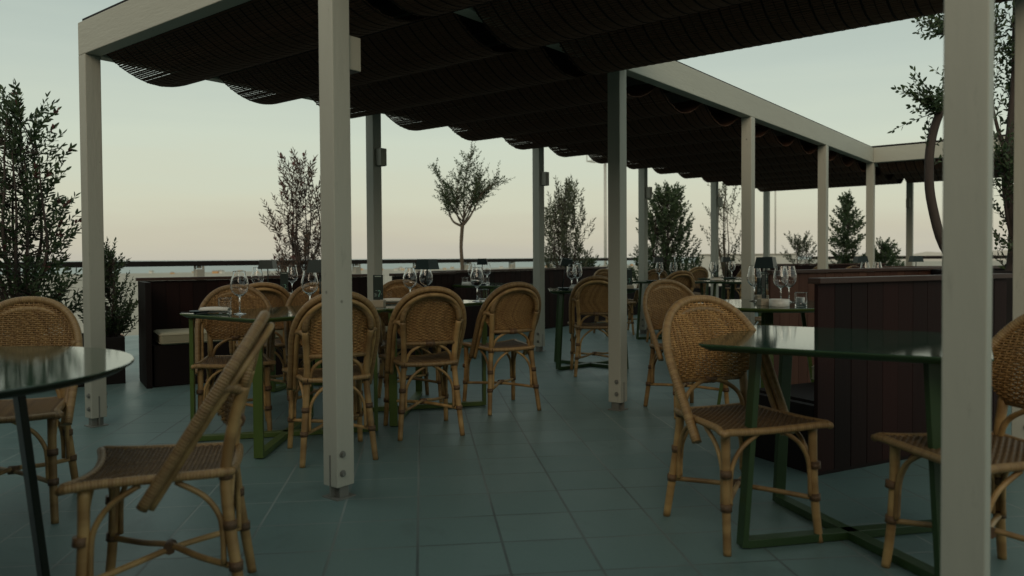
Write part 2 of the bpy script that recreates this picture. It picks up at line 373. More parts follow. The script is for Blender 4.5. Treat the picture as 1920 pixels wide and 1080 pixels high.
b = MB(); near = [(-.95, 30), (-.5, 30), (0, 30), (.5, 30), (.9, 30)]
rows = 14
for i, (u, D_) in enumerate(shore):
    for k in range(rows):
        tt = (k/(rows-1))**2.2; dep = lerp(24, D_, tt)
        z = -39.2 + 25*max(0, 1-dep/230)**1.6
        if u > .3: z += 0
        x, y = hv(u, dep); b.v.append((x, y, z))
for i in range(len(shore)-1):
    for k in range(rows-1):
        b.face((i*rows+k, i*rows+k+1, (i+1)*rows+k+1, (i+1)*rows+k), None, 0, True)
tag(b.build('coastal_plain', landm), kind='structure')
# low hills far to the right
b = MB(); nx_, ny_ = 40, 8
for i in range(nx_):
    u = lerp(.40, .95, i/(nx_-1))
    for k in range(ny_):
        dep = lerp(5200, 9000, k/(ny_-1)); x, y = hv(u, dep)
        prof = math.sin(PI*k/(ny_-1))
        hgt = (30 + 45*min(1, max(0, (u-.40)/.22)))*(1+.22*math.sin(u*60)+.12*math.sin(u*141+1))
        b.v.append((x, y, -40 + prof*hgt))
for i in range(nx_-1):
    for k in range(ny_-1): b.face((i*ny_+k, (i+1)*ny_+k, (i+1)*ny_+k+1, i*ny_+k+1), None, 0, True)
tag(b.build('hills', hazehillm), kind='structure')

# ------------------------------------------------------------------ pergola
PW = .096; HB, HT = 2.356, 2.5645
ROW0 = [0, 2.365, 4.807, 7.244, 9.642, 12.0]; X1 = 2.4154; X2 = 4.84
ROW1 = [0, 2.437, 4.836, 7.172, 9.388, 12.0]
perg = empty('pergola', (0, 0, 0)); tag(perg, 'greige painted timber pergola framing the whole terrace', 'pergola')
def post(x, y, bolts='x'):
    b = MB(); z0 = .055
    b.box((x, y, (z0+HB)/2), (PW, PW, HB-z0))
    o = b.build('post', MT['paint'], perg, bevel=.004)
    # slit in the foot, flat steel tongue and foot plate, coach bolts
    k = MB()
    k.box((x, y, .003), (.105, .105, .006)); 
    if bolts == 'x':
        k.box((x, y, .10), (.008, PW+.004, .19)); k.box((x, y, .03), (.07, .05, .052))
        for z in (.115, .20):
            k.tube([(x-PW/2-.012, y-.018, z), (x+PW/2+.012, y-.018, z)], .010, 10, sm=False)
            k.tube([(x-PW/2-.003, y-.018, z), (x+PW/2+.003, y-.018, z)], .016, 12, sm=False)
    else:
        k.box((x, y, .10), (PW+.004, .008, .19)); k.box((x, y, .03), (.05, .07, .052))
        for z in (.115, .20):
            k.tube([(x+.018, y-PW/2-.012, z), (x+.018, y+PW/2+.012, z)], .010, 10, sm=False)
            k.tube([(x+.018, y-PW/2-.003, z), (x+.018, y+PW/2+.003, z)], .016, 12, sm=False)
    k.build('post_foot', MT['steel'], o)
for y in ROW0: post(0, y, 'y')
for i, y in enumerate(ROW1): post(X1, y, 'x' if i == 0 else 'y')
post(X2, 0); post(4.77, 2.43, 'y'); post(X2, 9.388, 'y'); post(X2, 12.0, 'y')
def beam(x0, y0, x1, y1, drop=0):
    b = MB(); b.box(((x0+x1)/2, (y0+y1)/2, (HB+HT)/2-drop/2), (abs(x1-x0), abs(y1-y0), HT-HB-drop))
    b.build('beam', MT['beam'], perg, bevel=.005)
h = PW/2
beam(-h, -h, X2+h, h)                                   # front
beam(-h, h, h, 12-h); beam(X1-h, h, X1+h, 12-h, .003)   # far row, middle row
beam(X2-h, h, X2+h, 2.43+h); beam(X1+h, 2.43-h, X2-h, 2.43+h, .004)
beam(X1+h, 9.388-h, 8.2, 9.388+h, .003); beam(-h, 12-h, 8.2, 12+h)
def rafter(x0, x1, y):
    b = MB(); b.box(((x0+x1)/2, y, 2.455), (x1-x0, .045, .09)); b.build('rafter', MT['beam'], perg)
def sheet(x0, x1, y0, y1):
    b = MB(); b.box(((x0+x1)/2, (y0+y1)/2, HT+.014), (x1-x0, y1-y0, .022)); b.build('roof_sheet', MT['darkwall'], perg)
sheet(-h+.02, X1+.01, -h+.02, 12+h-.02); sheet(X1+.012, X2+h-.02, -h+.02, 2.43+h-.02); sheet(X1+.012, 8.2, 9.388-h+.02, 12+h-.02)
BAYS = []
for a in ((.05, 2.365), (2.365, 4.807), (4.807, 7.244), (7.244, 9.642), (9.642, 11.94)): BAYS.append((.065, X1-.06, a[0], a[1]))
BAYS.append((X1+.06, X2-.06, .06, 2.37)); BAYS.append((X1+.06, X2-.03, 9.45, 11.94)); BAYS.append((X2+.03, 7.4, 9.45, 11.94))
WORDS = ['over the front left corner bay of the pergola', 'over the second bay along the railing side', 'over the third bay along the railing side',
         'over the fourth bay along the railing side', 'over the far end bay on the railing side', 'over the front right bay nearest the camera',
         'over the far bay behind the inner corner post', 'over the far right bay behind the tree']
for (x0, x1, y0, y1), wds in zip(BAYS, WORDS):
    b = MB(); ns = 3; Ls = (y1-y0)/ns; prev = None
    pts = []
    for k in range(ns):
        m = 48
        for j in range(m):
            t = j/m
            sag = .175*(math.sin(PI*t**.93)**.85)
            pts.append((y0+(k+t)*Ls, 2.405-sag))
    pts.append((y1, 2.405))
    # resample to slats 15 mm apart
    acc = 0; step = .0162; poss = []
    for i in range(len(pts)-1):
        (ya, za), (yb, zb) = pts[i], pts[i+1]; sl = math.hypot(yb-ya, zb-za); s_ = 0
        while acc + (sl-s_) >= step:
            s_ += step-acc; acc = 0; tt = s_/sl; poss.append((lerp(ya, yb, tt), lerp(za, zb, tt), math.atan2(zb-za, yb-ya)))
        acc += sl-s_
    for (y, z, a) in poss:
        a2 = a + random.uniform(-.06, .06); jx = random.uniform(-.006, .006)
        b.box(((x0+x1)/2+jx, y, z+random.uniform(-.0008, .0008)), (x1-x0, .0114, .0034), tilt=Matrix.Rotation(a2, 3, 'X'), uid=random.random())
    sh = b.build('woven_shade', MT['slat'])
    tag(sh, 'sagging brown wooden slat shade ' + wds, 'shade', 'woven slat shades hung in the pergola bays')
    c = MB(); nc = int((x1-x0)/.056)
    for q in range(nc+1):
        x = x0+.012+(x1-x0-.024)*q/nc; wd = .011 if q % 2 == 0 else .004
        P_ = [V((x, y, z-.0032)) for (y, z, a) in poss[::3]]; Nn = [V((0, -math.sin(a), math.cos(a))) for (y, z, a) in poss[::3]]
        c.strand(P_, Nn, wd, .0022)
    c.build('cords', MT['cord'], sh)
    for k in range(ns): rafter(x0-.012, x1+.012, y0+k*Ls) if k else None

# lamp boxes on the posts
def lampbox(x, y, dx, dy, z, label):
    b = MB(); b.box((x, y, z), (dx, dy, .15)); o = b.build('wall_lamp', MT['box'], bevel=.003)
    k = MB(); k.box((x, y, z-.0762), (dx*.8, dy*.8, .004)); k.build('lamp_lens', MT['lamp'], o)
    tag(o, label, 'wall lamp', 'square lamp boxes on pergola posts')
for y, l_ in zip(ROW0[1:5], ('square greige lamp box on the second railing side post', 'square greige lamp box on the third railing side post',
                              'square greige lamp box on the fourth railing side post', 'square greige lamp box on the fifth railing side post beside the thin tree')):
    lampbox(h+.036, y+.012, .07, .066, 1.945, l_)
lampbox(X1+.004, h+.036, .07, .07, 1.975, 'square greige lamp box on the big front post, lit on its side')
lampbox(X1-.01, 12-h-.03, .06, .058, 1.93, 'narrow dark lamp box on the far dark post')

# ------------------------------------------------------------------ rattan chair
def arch_pt(s_):
    """outer hoop, s in -1..1 from the right foot over the top to the left one; returns (x,z)"""
    sg = 1 if s_ >= 0 else -1; a = abs(s_)
    if a > .55:
        t = (a-.55)/.45; return sg*lerp(.222, .212, t), lerp(.63, .365, t)
    th = a/.55*PI/2; e = 2/2.25
    return sg*.222*abs(math.sin(th))**e, .63+.252*abs(math.cos(th))**e
def arch_y(z): return .035-.325*(z-.365)/(.882-.365)
def arch_halfw(z):
    if z <= .63: return lerp(.212, .222, (z-.365)/.265)
    return .222*max(0, 1-((z-.63)/.252)**2.25)**(1/2.25)
def make_chair():
    R = empty('rattan_chair')
    cn, wr, bd = MT['cane'], MT['canewrap'], MT['binding']
    # outer hoop: two wrapped poles side by side
    P1 = []
    for i in range(61):
        x, z = arch_pt(-1+2*i/60); P1.append(V((x, arch_y(z), z)))
    nrm = V((0, .325, .517)).normalized()
    b = MB(); b.tube(P1, .0172, 10); b.build('hoop', wr, R)
    b = MB(); P2 = [V((p.x*.90, p.y+.004, .63+(p.z-.63)*.90 if p.z > .63 else p.z))-nrm*.009+V((0, -.018, 0)) for p in P1]
    b.tube(P2, .0118, 8); b.build('hoop_lining', cn, R)
    # legs
    for sx in (-1, 1):
        b = MB()
        pth = smooth_path([(sx*.198, .212, 0), (sx*.192, .198, .12), (sx*.188, .188, .28), (sx*.188, .185, .425)], 5)
        b.tube(pth, [.0145+.0025*i/(len(pth)-1) for i in range(len(pth))], 9)
        for z in (.165, .285): b.tube([(sx*.1915, .196, z-.013), (sx*.191, .194, z+.013)], .0205, 9, mi=1)
        b.build('leg', [cn, bd], R)
        b = MB()
        pth = smooth_path([(sx*.188, -.232, 0), (sx*.176, -.212, .14), (sx*.162, -.190, .30), (sx*.153, -.182, .44), (sx*.157, -.205, .58), (sx*.168, -.235, .69)], 5)
        b.tube(pth, [.0145+.0025*min(1, i/8) for i in range(len(pth))], 9)
        for z, x, y in ((.165, .1745, -.2085), (.285, .164, -.192), (.43, .1535, -.182)): b.tube([(sx*x, y, z-.013), (sx*x, y, z+.013)], .0205, 9, mi=1)
        b.build('leg', [cn, bd], R)
        # wrapped shoulder joining upright and hoop
        b = MB(); b.tube(smooth_path([(sx*.165, -.232, .675), (sx*.19, -.20, .69), (sx*.212, -.155, .68)], 4), .0165, 8); b.build('shoulder', wr, R)
    # inner arch of the back
    b = MB(); ip = []
    for i in range(25):
        th = -PI/2+PI*i/24; e = 2/2.3
        x = .168*(1 if th > 0 else -1)*abs(math.sin(th))**e; z = .69+.150*abs(math.cos(th))**e
        ip.append((x, -.235-.040*(z-.69)/.15, z))
    b.tube(ip, .0155, 9); b.build('back_arch', wr, R)
    b = MB(); b.tube([(-.155, -.203, .560), (0, -.211, .557), (.155, -.203, .560)], .0125, 8); b.build('back_rail', wr, R)
    b = MB(); b.tube([(-.026, -.210, .557), (.026, -.210, .557)], .019, 8); b.build('rail_binding', bd, R)
    b = MB(); b.tube(smooth_path([(-.140, -.178, .40), (-.138, -.178, .45), (-.115, -.186, .505), (-.055, -.198, .545), (0, -.203, .552), (.055, -.198, .545), (.115, -.186, .505), (.138, -.178, .45), (.140, -.178, .40)], 4), .0095, 8); b.build('back_loop', cn, R)
    # woven back panel
    b = MB()
    def half(z):
        if z < .66:
            t = max(0, (z-.565)/.095); return lerp(.142, arch_halfw(.66)-.020, t**.8)
        return max(.004, arch_halfw(z)-.018)
    def surf(x, z):
        yc = -.195-.075*(z-.56)/.30; hw = half(z)
        k = min(1, max(.05, (z-.56)/.11)); ye = arch_y(z)
        return yc + (ye-yc)*k*min(1, abs(x)/max(hw, .05))**2.0 + (0 if z < .80 else (ye-yc)*.5*((z-.80)/.07)*(1-min(1, abs(x)/max(hw, .05))**2))
    sp_ = .0190; ns_ = 23
    z = .568; r_i = 0
    while z < .868:
        hw = half(z); m = max(6, int(2*hw/.0048)); P_ = []; Nn = []
        for i in range(m+1):
            x = -hw+2*hw*i/m; y = surf(x, z)
            dyx = (surf(x+.004, z)-surf(x-.004, z))/.008; n_ = V((-dyx, 1, -.27)).normalized()
            off = .0030*math.cos(PI*x/sp_ + PI*r_i)
            P_.append(V((x, y, z))+n_*off); Nn.append(n_)
        b.strand(P_, Nn, .0092 if z < .70 or z > .715 else .0112, .0032); z += .0086; r_i += 1
    for k in range(-11, 12):
        x = k*sp_
        zs = [.562+.31*i/26 for i in range(27) if half(.562+.31*i/26) >= abs(x)-.002]
        if len(zs) < 3: continue
        P_ = [V((x, surf(x, zz), zz)) for zz in zs]; b.strand(P_, [V((0, 1, -.27)).normalized()]*len(P_), .0070, .0030)
    b.build('back_panel', MT['weave'], R)
    # seat
    def sw(y): return lerp(.166, .205, (y+.20)/.42)+.022*max(0, (y-.12)/.10)**2
    def yfront(x): return .196+.036*(abs(x)/.22)**2
    def sz(x, y):
        t = (y+.2)/.42; return .447-.014*(1-min(1, abs(x)/.2)**2)*(.6+.4*t)+.006*max(0, (y-.1)/.1)*0
    b = MB(); ny = 34
    for i in range(ny):
        y = -.195+.41*i/(ny-1); hw = sw(y)-.008
        seg = []
        xs = [-hw+2*hw*j/64 for j in range(65)]
        xs = [x for x in xs if y <= yfront(x)-.004]
        groups = [xs] if y < .19 else [[x for x in xs if x < 0], [x for x in xs if x > 0]]
        for g_ in groups:
            if len(g_) < 3: continue
            P_ = [V((x, y, sz(x, y)+.0030*math.cos(PI*x/.0125+PI*i))) for x in g_]; b.strand(P_, [V((0, 0, 1))]*len(P_), .0108, .0036)
    for k in range(-17, 18):
        x = k*.0125
        ys = [-.20+.44*j/40 for j in range(41)]; ys = [y for y in ys if abs(x) <= sw(y)-.006 and y <= yfront(x)-.003]
        if len(ys) < 3: continue
        P_ = [V((x, y, sz(x, y)-.0002)) for y in ys]; b.strand(P_, [V((0, 0, 1))]*len(P_), .0092, .0032)
    b.build('seat', MT['seatweave'], R)
    b = MB(); rim = []
    for i in range(13): x = lerp(-.150, .150, i/12); rim.append((x, -.198-.006*(1-(x/.15)**2), sz(x, -.2)-.006))
    rim.append((.164, -.190, .440))
    for i in range(1, 12): y = lerp(-.185, .215, i/11); rim.append((sw(y), y, sz(sw(y), y)-.006))
    rim.append((.224, .236, .437))
    for i in range(15): x = lerp(.212, -.212, i/14); rim.append((x, yfront(x), sz(x, .2)-.006))
    rim.append((-.224, .236, .437))
    for i in range(11, 0, -1): y = lerp(-.185, .215, i/11); rim.append((-sw(y), y, sz(sw(y), y)-.006))
    rim.append((-.164, -.190, .440)); rim.append(rim[0])
    b.tube(rim, .0135, 9, cap=False); b.build('seat_rim', wr, R)
    # crossed stretchers
    for sx in (-1, 1):
        b = MB(); dz = .006*sx
        b.tube(smooth_path([(sx*.192, .197, .160), (sx*.09, .085, .168), (0, -.005, .178+dz), (-sx*.085, -.10, .168), (-sx*.175, -.209, .160)], 4), .0098, 8); b.build('stretcher', cn, R)
    b = MB(); b.tube([(-.02, -.005, .178), (.02, -.005, .178)], .0185, 8); b.build('cross_binding', bd, R)
    # bent braces under the seat
    cor = {'fl': (-.190, .190), 'fr': (.190, .190), 'rr': (.163, -.192), 'rl': (-.163, -.192)}
    ring = ['fl', 'fr', 'rr', 'rl']
    for i, a in enumerate(ring):
        for bb in (ring[(i+1) % 4], ring[i-1]):
            A = V((*cor[a], 0)); B = V((*cor[bb], 0)); d_ = (B-A).normalized(); ln = (B-A).length
            fl = .02
            P_ = [A*1.015+d_*.021+V((0, 0, .17)), A*1.005+d_*.021+V((0, 0, .255)), A+d_*.030+V((0, 0, .315)), A+d_*.070+V((0, 0, .375)), A+d_*min(.145, ln*.44)+V((0, 0, .424))]
            b = MB(); b.tube(smooth_path(P_, 4), .0085, 7); b.build('brace', cn, R)
    return R
chair0 = make_chair(); remember(chair0)
GRP = 'rattan chairs around the terrace tables'
first = [True]
def chair(x, y, deg, label):
    if first[0]:
        o = chair0; first[0] = False; o.location = (x, y, 0); o.rotation_euler = (0, 0, math.radians(deg))
    else: o = copy_tree(chair0, (x, y, 0), math.radians(deg))
    tag(o, label, 'chair', GRP); return o
chair(1.778, .468, 61, 'rattan chair seen from behind, half hidden by the big front post')
chair(1.773, 1.174, 57.2, 'rattan chair seen straight from behind, next right of the front post')
chair(1.702, 2.022, 63.6, 'rattan chair at the right end of the long green table')
chair(1.38, 3.78, 37, 'rattan chair half hidden behind the slim middle post')
chair(2.81, 2.68, -123.5, 'rattan chair with only its left edge clear behind the large right chair')
chair(3.989, .679, -123.5, 'large rattan chair facing the camera, its seat under the near right table')
chair(2.85, -1.008, 144, 'dark rattan chair in side view at the front left, tucked toward the round table')
chair(1.49, -.97, -123.5, 'rattan chair cut by the left edge of the photo behind the round table')
chair(.86, .46, -123.5, 'rattan chair facing us behind the napkin end of the long table')
chair(.14, 1.13, 58, 'rattan chair back peeping out behind the napkin end chair')
chair(.93, 1.06, -123.5, 'rattan chair on the far side of the long table, behind the front post')
chair(1.02, 1.78, -123.5, 'rattan chair on the far side of the long table beside the menu stand')
chair(4.81, .656, 138, 'rattan chair cut by the right edge of the photo behind the nearest post')
chair(-.30, 6.95, -123.5, 'far rattan chair showing nested arches above the middle post chair')
chair(-.14, 7.62, 57, 'far rattan chair leftmost of the cluster right of the fourth railing post')
chair(.84, 6.37, 57, 'far rattan chair with its inner arch showing, in front of the cluster')
chair(-.48, 9.75, 57, 'far rattan chair top behind the cluster under the dark shrub')
chair(-.55, 12.2, 57, 'farthest small rattan chair beside the fifth railing post')
chair(2.50, 5.37, -48, 'rattan chair in side view facing right behind the round table')
chair(.5, 13.1, 57, 'small rattan chair top showing left of the third inner post')
chair(1.5, 11.35, 57, 'small rattan chair top showing over the plank wall before the conical shrub')

# ------------------------------------------------------------------ tables
def legframe(R, pa, pb, mat, foot=0, wd=.05, th=.022, ztop=.72):
    """one floor bar with a leg at either end"""
    for p, q in ((pa, pb), (pb, pa)):
        d_ = (V((*q, 0))-V((*p, 0))).normalized(); tp = V((*p, 0))+d_*foot
        b = MB(); b.bar((p[0], p[1], .006), (tp.x, tp.y, ztop), wd, th, up=tuple(d_)); b.build('leg', mat, R, bevel=.002)
    b = MB(); d_ = (V((*pb, 0))-V((*pa, 0))).normalized()*th/2
    b.bar((pa[0]+d_.x, pa[1]+d_.y, .018), (pb[0]-d_.x, pb[1]-d_.y, .018), wd, .03); b.build('floor_bar', mat, R, bevel=.002)
def table(x, y, rz, sx, sy, label, mat='green', splay=.05, round_=False, inset=.08, legrot=0.0):
    R = empty('dining_table', (x, y, 0), rz); tag(R, label, 'table', 'green metal dining tables')
    b = MB()
    def outline(k):
        if round_: return [((sx/2-k)*math.cos(2*PI*i/72), (sx/2-k)*math.sin(2*PI*i/72)) for i in range(72)]
        pts = []; r_ = .035
        for cx, cy, a0 in ((sx/2-r_, sy/2-r_, 0), (-sx/2+r_, sy/2-r_, 90), (-sx/2+r_, -sy/2+r_, 180), (sx/2-r_, -sy/2+r_, 270)):
            for j in range(7):
                a = math.radians(a0+90*j/6); pts.append((cx+(r_-k*.4)*math.cos(a)-(k*.6 if cx > 0 else -k*.6), cy+(r_-k*.4)*math.sin(a)-(k*.6 if cy > 0 else -k*.6)))
        return pts
    rings = [(outline(.002), .75), (outline(0), .748), (outline(0), .742), (outline(.030), .724), (outline(.05), .721)]
    n_ = len(rings[0][0])
    for pts, z in rings:
        for p in pts: b.v.append((p[0], p[1], z))
    b.face(list(range(n_)))
    for k in range(len(rings)-1):
        for i in range(n_):
            j = (i+1) % n_; b.face((k*n_+j, k*n_+i, (k+1)*n_+i, (k+1)*n_+j), None, 1 if k >= 1 else 0, k != 0)
    b.face([(len(rings)-1)*n_+i for i in range(n_)][::-1], None, 1)
    b.build('tabletop', [MT['lacquer'], MT[mat]], R)
    if round_: q = sx/2*.62; cs = [(q*math.cos(legrot+PI/2*i), q*math.sin(legrot+PI/2*i)) for i in range(4)]
    else: q = (sx/2-inset, sy/2-inset); cs = [(q[0], q[1]), (-q[0], q[1]), (-q[0], -q[1]), (q[0], -q[1])]
    lw = .07 if round_ and sx > 1.2 else .05
    legframe(R, cs[0], cs[2], MT[mat], splay, lw); legframe(R, cs[1], cs[3], MT[mat], splay, lw)
    return R
table(1.235, .565, 0, .77, .93, 'green table at the left end of the row, with the napkin and big wine glass', splay=0, inset=.055)
table(1.235, 1.560, 0, .77, .99, 'green table joined to the right end of the napkin table', splay=0, inset=.055)
table(4.35, .84, math.radians(7), .90, .86, 'bare near right green table reflecting the sky beside the nearest post', 'dgreen', splay=.055, inset=.13)
table(2.405, -1.60, 0, 1.28, 1.28, 'round green table cut by the left edge of the photo', 'blackgreen', splay=.07, round_=True, legrot=math.radians(84))
table(3.33, 2.80, 0, 1.02, 1.02, 'round green table with the white dish, behind the large right chair', 'green', splay=.1, round_=True, legrot=.4)
table(1.11, 4.13, math.radians(37), .80, .70, 'green table with the tilted lamp behind the middle post', 'dgreen', splay=.05, inset=.08)
table(-.70, 4.75, 0, .88, .88, 'far green table under the slender tree with the round crown', splay=0)
table(-.30, 1.75, math.radians(-20), .70, .70, 'small green table in front of the left banquette, with a lamp and menu stand', splay=0)
table(.62, 6.85, 0, .80, .80, 'far green table behind the cluster of chairs', 'dgreen')
table(1.45, 7.25, 0, .80, .80, 'far green table with the dark menu card beside the fifth railing post', 'dgreen')
table(.80, 8.50, 0, .80, .80, 'farthest green table with a black lamp left of the first inner post', 'dgreen')
table(3.12, 6.60, 0, .90, .90, 'green table behind the plank wall with a pair of wine glasses', 'dgreen')
table(3.35, 8.2, 0, .90, .90, 'far right green table with a black lamp and glass bowl', 'dgreen')

# ------------------------------------------------------------------ tableware
ZT = .7502
def glass_mesh():
    b = MB(); o = [(0, .0), (.0345, .0), (.036, .0003), (.0364, .0012), (.0358, .0022), (.034, .0026), (.012, .006), (.0042, .012), (.0036, .05), (.0036, .088), (.0065, .097), (.024, .108), (.043, .128), (.0505, .150), (.0495, .172), (.0455, .190), (.042, .205), (.0380, .225), (.0350, .242), (.0346, .2444), (.0342, .245)]
    i = [(.0337, .245), (.0334, .2444), (.0338, .242), (.0368, .225), (.0408, .205), (.0443, .190), (.0483, .172), (.0493, .150), (.0418, .129), (.023, .1105), (.006, .102), (0.0001, .1015)]
    b.lathe(o+i, n=32); return b.build('wine_glass', MT['glass'])
wg0 = glass_mesh()
def tumbler_mesh():
    b = MB(); b.lathe([(0, 0), (.032, 0), (.0342, .0005), (.0352, .0018), (.0356, .005), (.0363, .025), (.0374, .055), (.0383, .082), (.0384, .0845), (.0380, .085), (.0374, .0848), (.0371, .082), (.0362, .055), (.0351, .025), (.0346, .0155), (.0335, .0128), (.031, .0118), (0.0001, .0115)], n=32); return b.build('tumbler', MT['glass'])
tb0 = tumbler_mesh()
used = set()
def put(src, x, y, label, cat, group, z=ZT, rz=0, s=1.0):
    if src.name in used: o = src.copy(); C.objects.link(o)
    else: o = src; used.add(src.name)
    o.location = (x, y, z); o.rotation_euler = (0, 0, rz); o.scale = (s, s, s)
    return tag(o, label, cat, group)
GW = 'wine glasses set on the tables'
for x, y, l_ in ((1.22, .27, 'large clear wine glass beside the napkin at the left end of the table'), (-.35, 1.42, 'wine glass on the banquette table, behind the big left wine glass'),
    (-.50, 1.86, 'wine glass behind the menu stand on the banquette table'), (1.41, .61, 'clear wine glass just left of the big front post'),
    (1.26, 1.57, 'left wine glass of the pair by the dark lamp'), (1.09, 1.90, 'wine glass standing behind the stem of the dark table lamp'),
    (1.54, 1.96, 'clear wine glass at the right end of the long table, left of the end chair'), (-.69, 4.45, 'far wine glass left of the thin tree trunk'),
    (-.76, 4.80, 'far wine glass behind the small lamp by the thin tree trunk'), (1.0, 3.98, 'wine glass on the tilted lamp table, left of the middle post chair'),
    (.92, 4.2, 'small wine glass directly behind the tilted lamp shade'), (.58, 6.60, 'far wine glass under the lamp right of the fourth railing post'),
    (.80, 6.55, 'far wine glass standing over the cluster of chair backs'), (1.12, 7.0, 'far wine glass left of the dark menu card'),
    (.84, 8.30, 'farthest wine glass right of the small black lamp'), (3.40, 2.86, 'left big wine glass of the pair above the white dish'),
    (3.40, 3.02, 'right big wine glass of the pair above the white dish'), (3.07, 6.38, 'left wine glass of the two behind the plank wall'),
    (3.17, 6.46, 'right wine glass of the two behind the plank wall'), (3.17, 3.0, 'wine glass half hidden under the big dark lamp shade')):
    put(wg0, x, y, l_, 'wine glass', GW, s=1.0)
GT = 'water tumblers set on the tables'
for x, y, l_ in ((1.02, .30, 'water tumbler between napkin and big wine glass'), (1.56, 2.005, 'water tumbler half hidden by the end chair of the long table'),
    (-.83, 4.48, 'water tumbler at the left edge of the far tree table'), (3.60, 2.64, 'water tumbler right of the white dish'),
    (2.95, 6.45, 'water tumbler left of the two glasses behind the plank wall'), (-.62, 4.62, 'water tumbler right of the lamp on the far tree table'),
    (.98, 4.25, 'water tumbler behind the tilted lamp stem')):
    put(tb0, x, y, l_, 'tumbler', GT)
def lamp(x, y, label, rz=.66, tilt=0):
    R = empty('table_lamp', (x, y, ZT), rz); tag(R, label, 'table lamp', 'small dark cordless table lamps')
    b = MB(); b.lathe([(0, 0), (.045, 0), (.046, .004), (.044, .010), (.006, .012), (0, .012)], n=28); b.build('base', MT['lamp'], R)
    b = MB(); b.tube([(0, 0, .010), (0, 0, .27)], .0048, 8); b.build('stem', MT['lamp'], R)
    b = MB(); hw = (.062, .050)
    for s_, z in ((hw[0], .232), (hw[1], .304), (hw[1]-.002, .304), (hw[0]-.002, .232)):
        for a, c in ((-1, -1), (1, -1), (1, 1), (-1, 1)): b.v.append((a*s_, c*s_, z))
    for k in range(3):
        for i in range(4):
            j = (i+1) % 4; b.face((k*4+i, k*4+j, k*4+4+j, k*4+4+i))
    k0 = len(b.v)
    for a, c in ((-1, -1), (1, -1), (1, 1), (-1, 1)): b.v.append((a*.0495, c*.0495, .300))
    b.face((k0, k0+1, k0+2, k0+3)); b.build('lamp_shade', MT['lamp'], R)
    if tilt: R.rotation_euler = (tilt*.5, tilt, rz)
lamp(-.28, 1.47, 'small dark table lamp left of the banquette menu stand')
lamp(1.52, .60, 'dark table lamp almost hidden behind the big front post')
lamp(1.30, 1.70, 'dark table lamp with square shade between two wine glasses', .1)
lamp(-.62, 4.55, 'small far dark lamp right of the thin tree trunk')
lamp(.86, 4.02, 'tilted dark lamp at the left corner of the middle post table', .7, .16)
lamp(.50, 6.72, 'far dark lamp just right of the fourth railing post')
lamp(.70, 8.42, 'far small black lamp right of the fifth railing post')
lamp(3.33, 2.78, 'largest dark lamp with two shade faces showing, beside the first inner post', .12)
lamp(2.92, 6.82, 'dark lamp in front of the conical shrub behind the plank wall')
lamp(3.25, 8.0, 'far black lamp beside the dark far post')
lamp(1.66, 7.45, 'far dark lamp behind the dark menu card')
def menu(x, y, rz, label):
    R = empty('menu_stand', (x, y, ZT), rz); tag(R, label, 'menu stand', 'menu stands with dark cards')
    b = MB(); b.box((0, 0, .021), (.085, .06, .042)); b.build('block', MT['palewood'], R, bevel=.002)
    b = MB(); b.box((0, .012, .125), (.072, .004, .165)); b.build('card_holder', MT['glass'], R)
    c = MB(); c.box((0, -.0005, .125), (.066, .0016, .160)); card = c.build('card', MT['card'], R)
    k = MB(); y_ = -.0018
    for i in range(6): k.box((-.018+i*.0072, y_, .196), (.0045, .0006, .006))          # heading strokes, too small to read in the photo
    for i in range(3): k.box((-.018+(i % 2)*.004, y_, .083-i*.007), (.014+.003*(i % 2), .0006, .0015))
    k.box((-.012, y_, .105), (.010, .0006, .0015)); k.box((.022, y_, .082), (.008, .0006, .0015), tilt=Matrix.Rotation(-.6, 3, 'Y'))
    k.build('lettering', MT['cardink'], card)
    k = MB(); sw_ = smooth_path([(-.001, y_, .100), (.006, y_, .104), (.013, y_, .100), (.012, y_, .088), (.006, y_, .076), (.004, y_, .064)], 4)
    k.strand(sw_, [V((0, -1, 0))]*len(sw_), .0055, .0008); k.build('emblem', MT['cardink2'], card)
    return R
RM = .55
menu(1.40, 1.15, RM, 'menu stand on the long table right of the front post')
menu(-.16, 1.54, RM, 'menu stand on the small table before the left banquette')
menu(3.38, 2.60, -.9, 'menu stand seen edge on at the round table with the white dish')
menu(1.49, 4.22, .75, 'menu stand in the gap right of the middle post')
menu(1.10, 7.15, .75, 'far dark menu card beside the fifth railing post')
menu(3.20, 3.05, .8, 'dark menu card under the largest lamp shade')
def napkin(x, y, rz, label, flat=False):
    b = MB(); prof = []
    n_ = 22
    for i in range(n_+1):
        a = i/n_*2*PI*1.55; r_ = .013+.0055*i/n_; prof.append((r_*math.cos(a)*1.25, .0215+r_*math.sin(a)))
    ln = .085
    secs = [(-ln, .9), (-ln*.5, 1.0), (0, 1.04), (ln*.5, 1.0), (ln, .93)]
    th = .0022
    for s_, k in secs:
        for p in prof: b.v.append((s_+random.uniform(-.002, .002), p[0]*k, p[1]*k))
    m = len(prof)
    for i in range(len(secs)-1):
        for j in range(m-1): b.face((i*m+j, i*m+j+1, (i+1)*m+j+1, (i+1)*m+j), None, 0, True)
    o = b.build('napkin', MT['napkin'], None, loc=(x, y, ZT-.003), rz=rz)
    so = o.modifiers.new('thick', 'SOLIDIFY'); so.thickness = th
    return tag(o, label, 'napkin', 'rolled white napkins on the tables')
napkin(1.02, .235, .62, 'rolled white napkin with a fork on it at the left end of the long table')
napkin(1.20, 1.46, .75, 'white napkin on the long table right of the menu stand')
napkin(1.05, 1.86, .8, 'white napkin under the pair of glasses by the dark lamp')
napkin(-.72, 4.55, .7, 'small white napkin by the lamp on the far tree table')
napkin(1.10, 3.95, .6, 'white napkin in front of the wine glass at the middle post table')
napkin(.86, 4.32, .9, 'white napkin at the back of the middle post table')
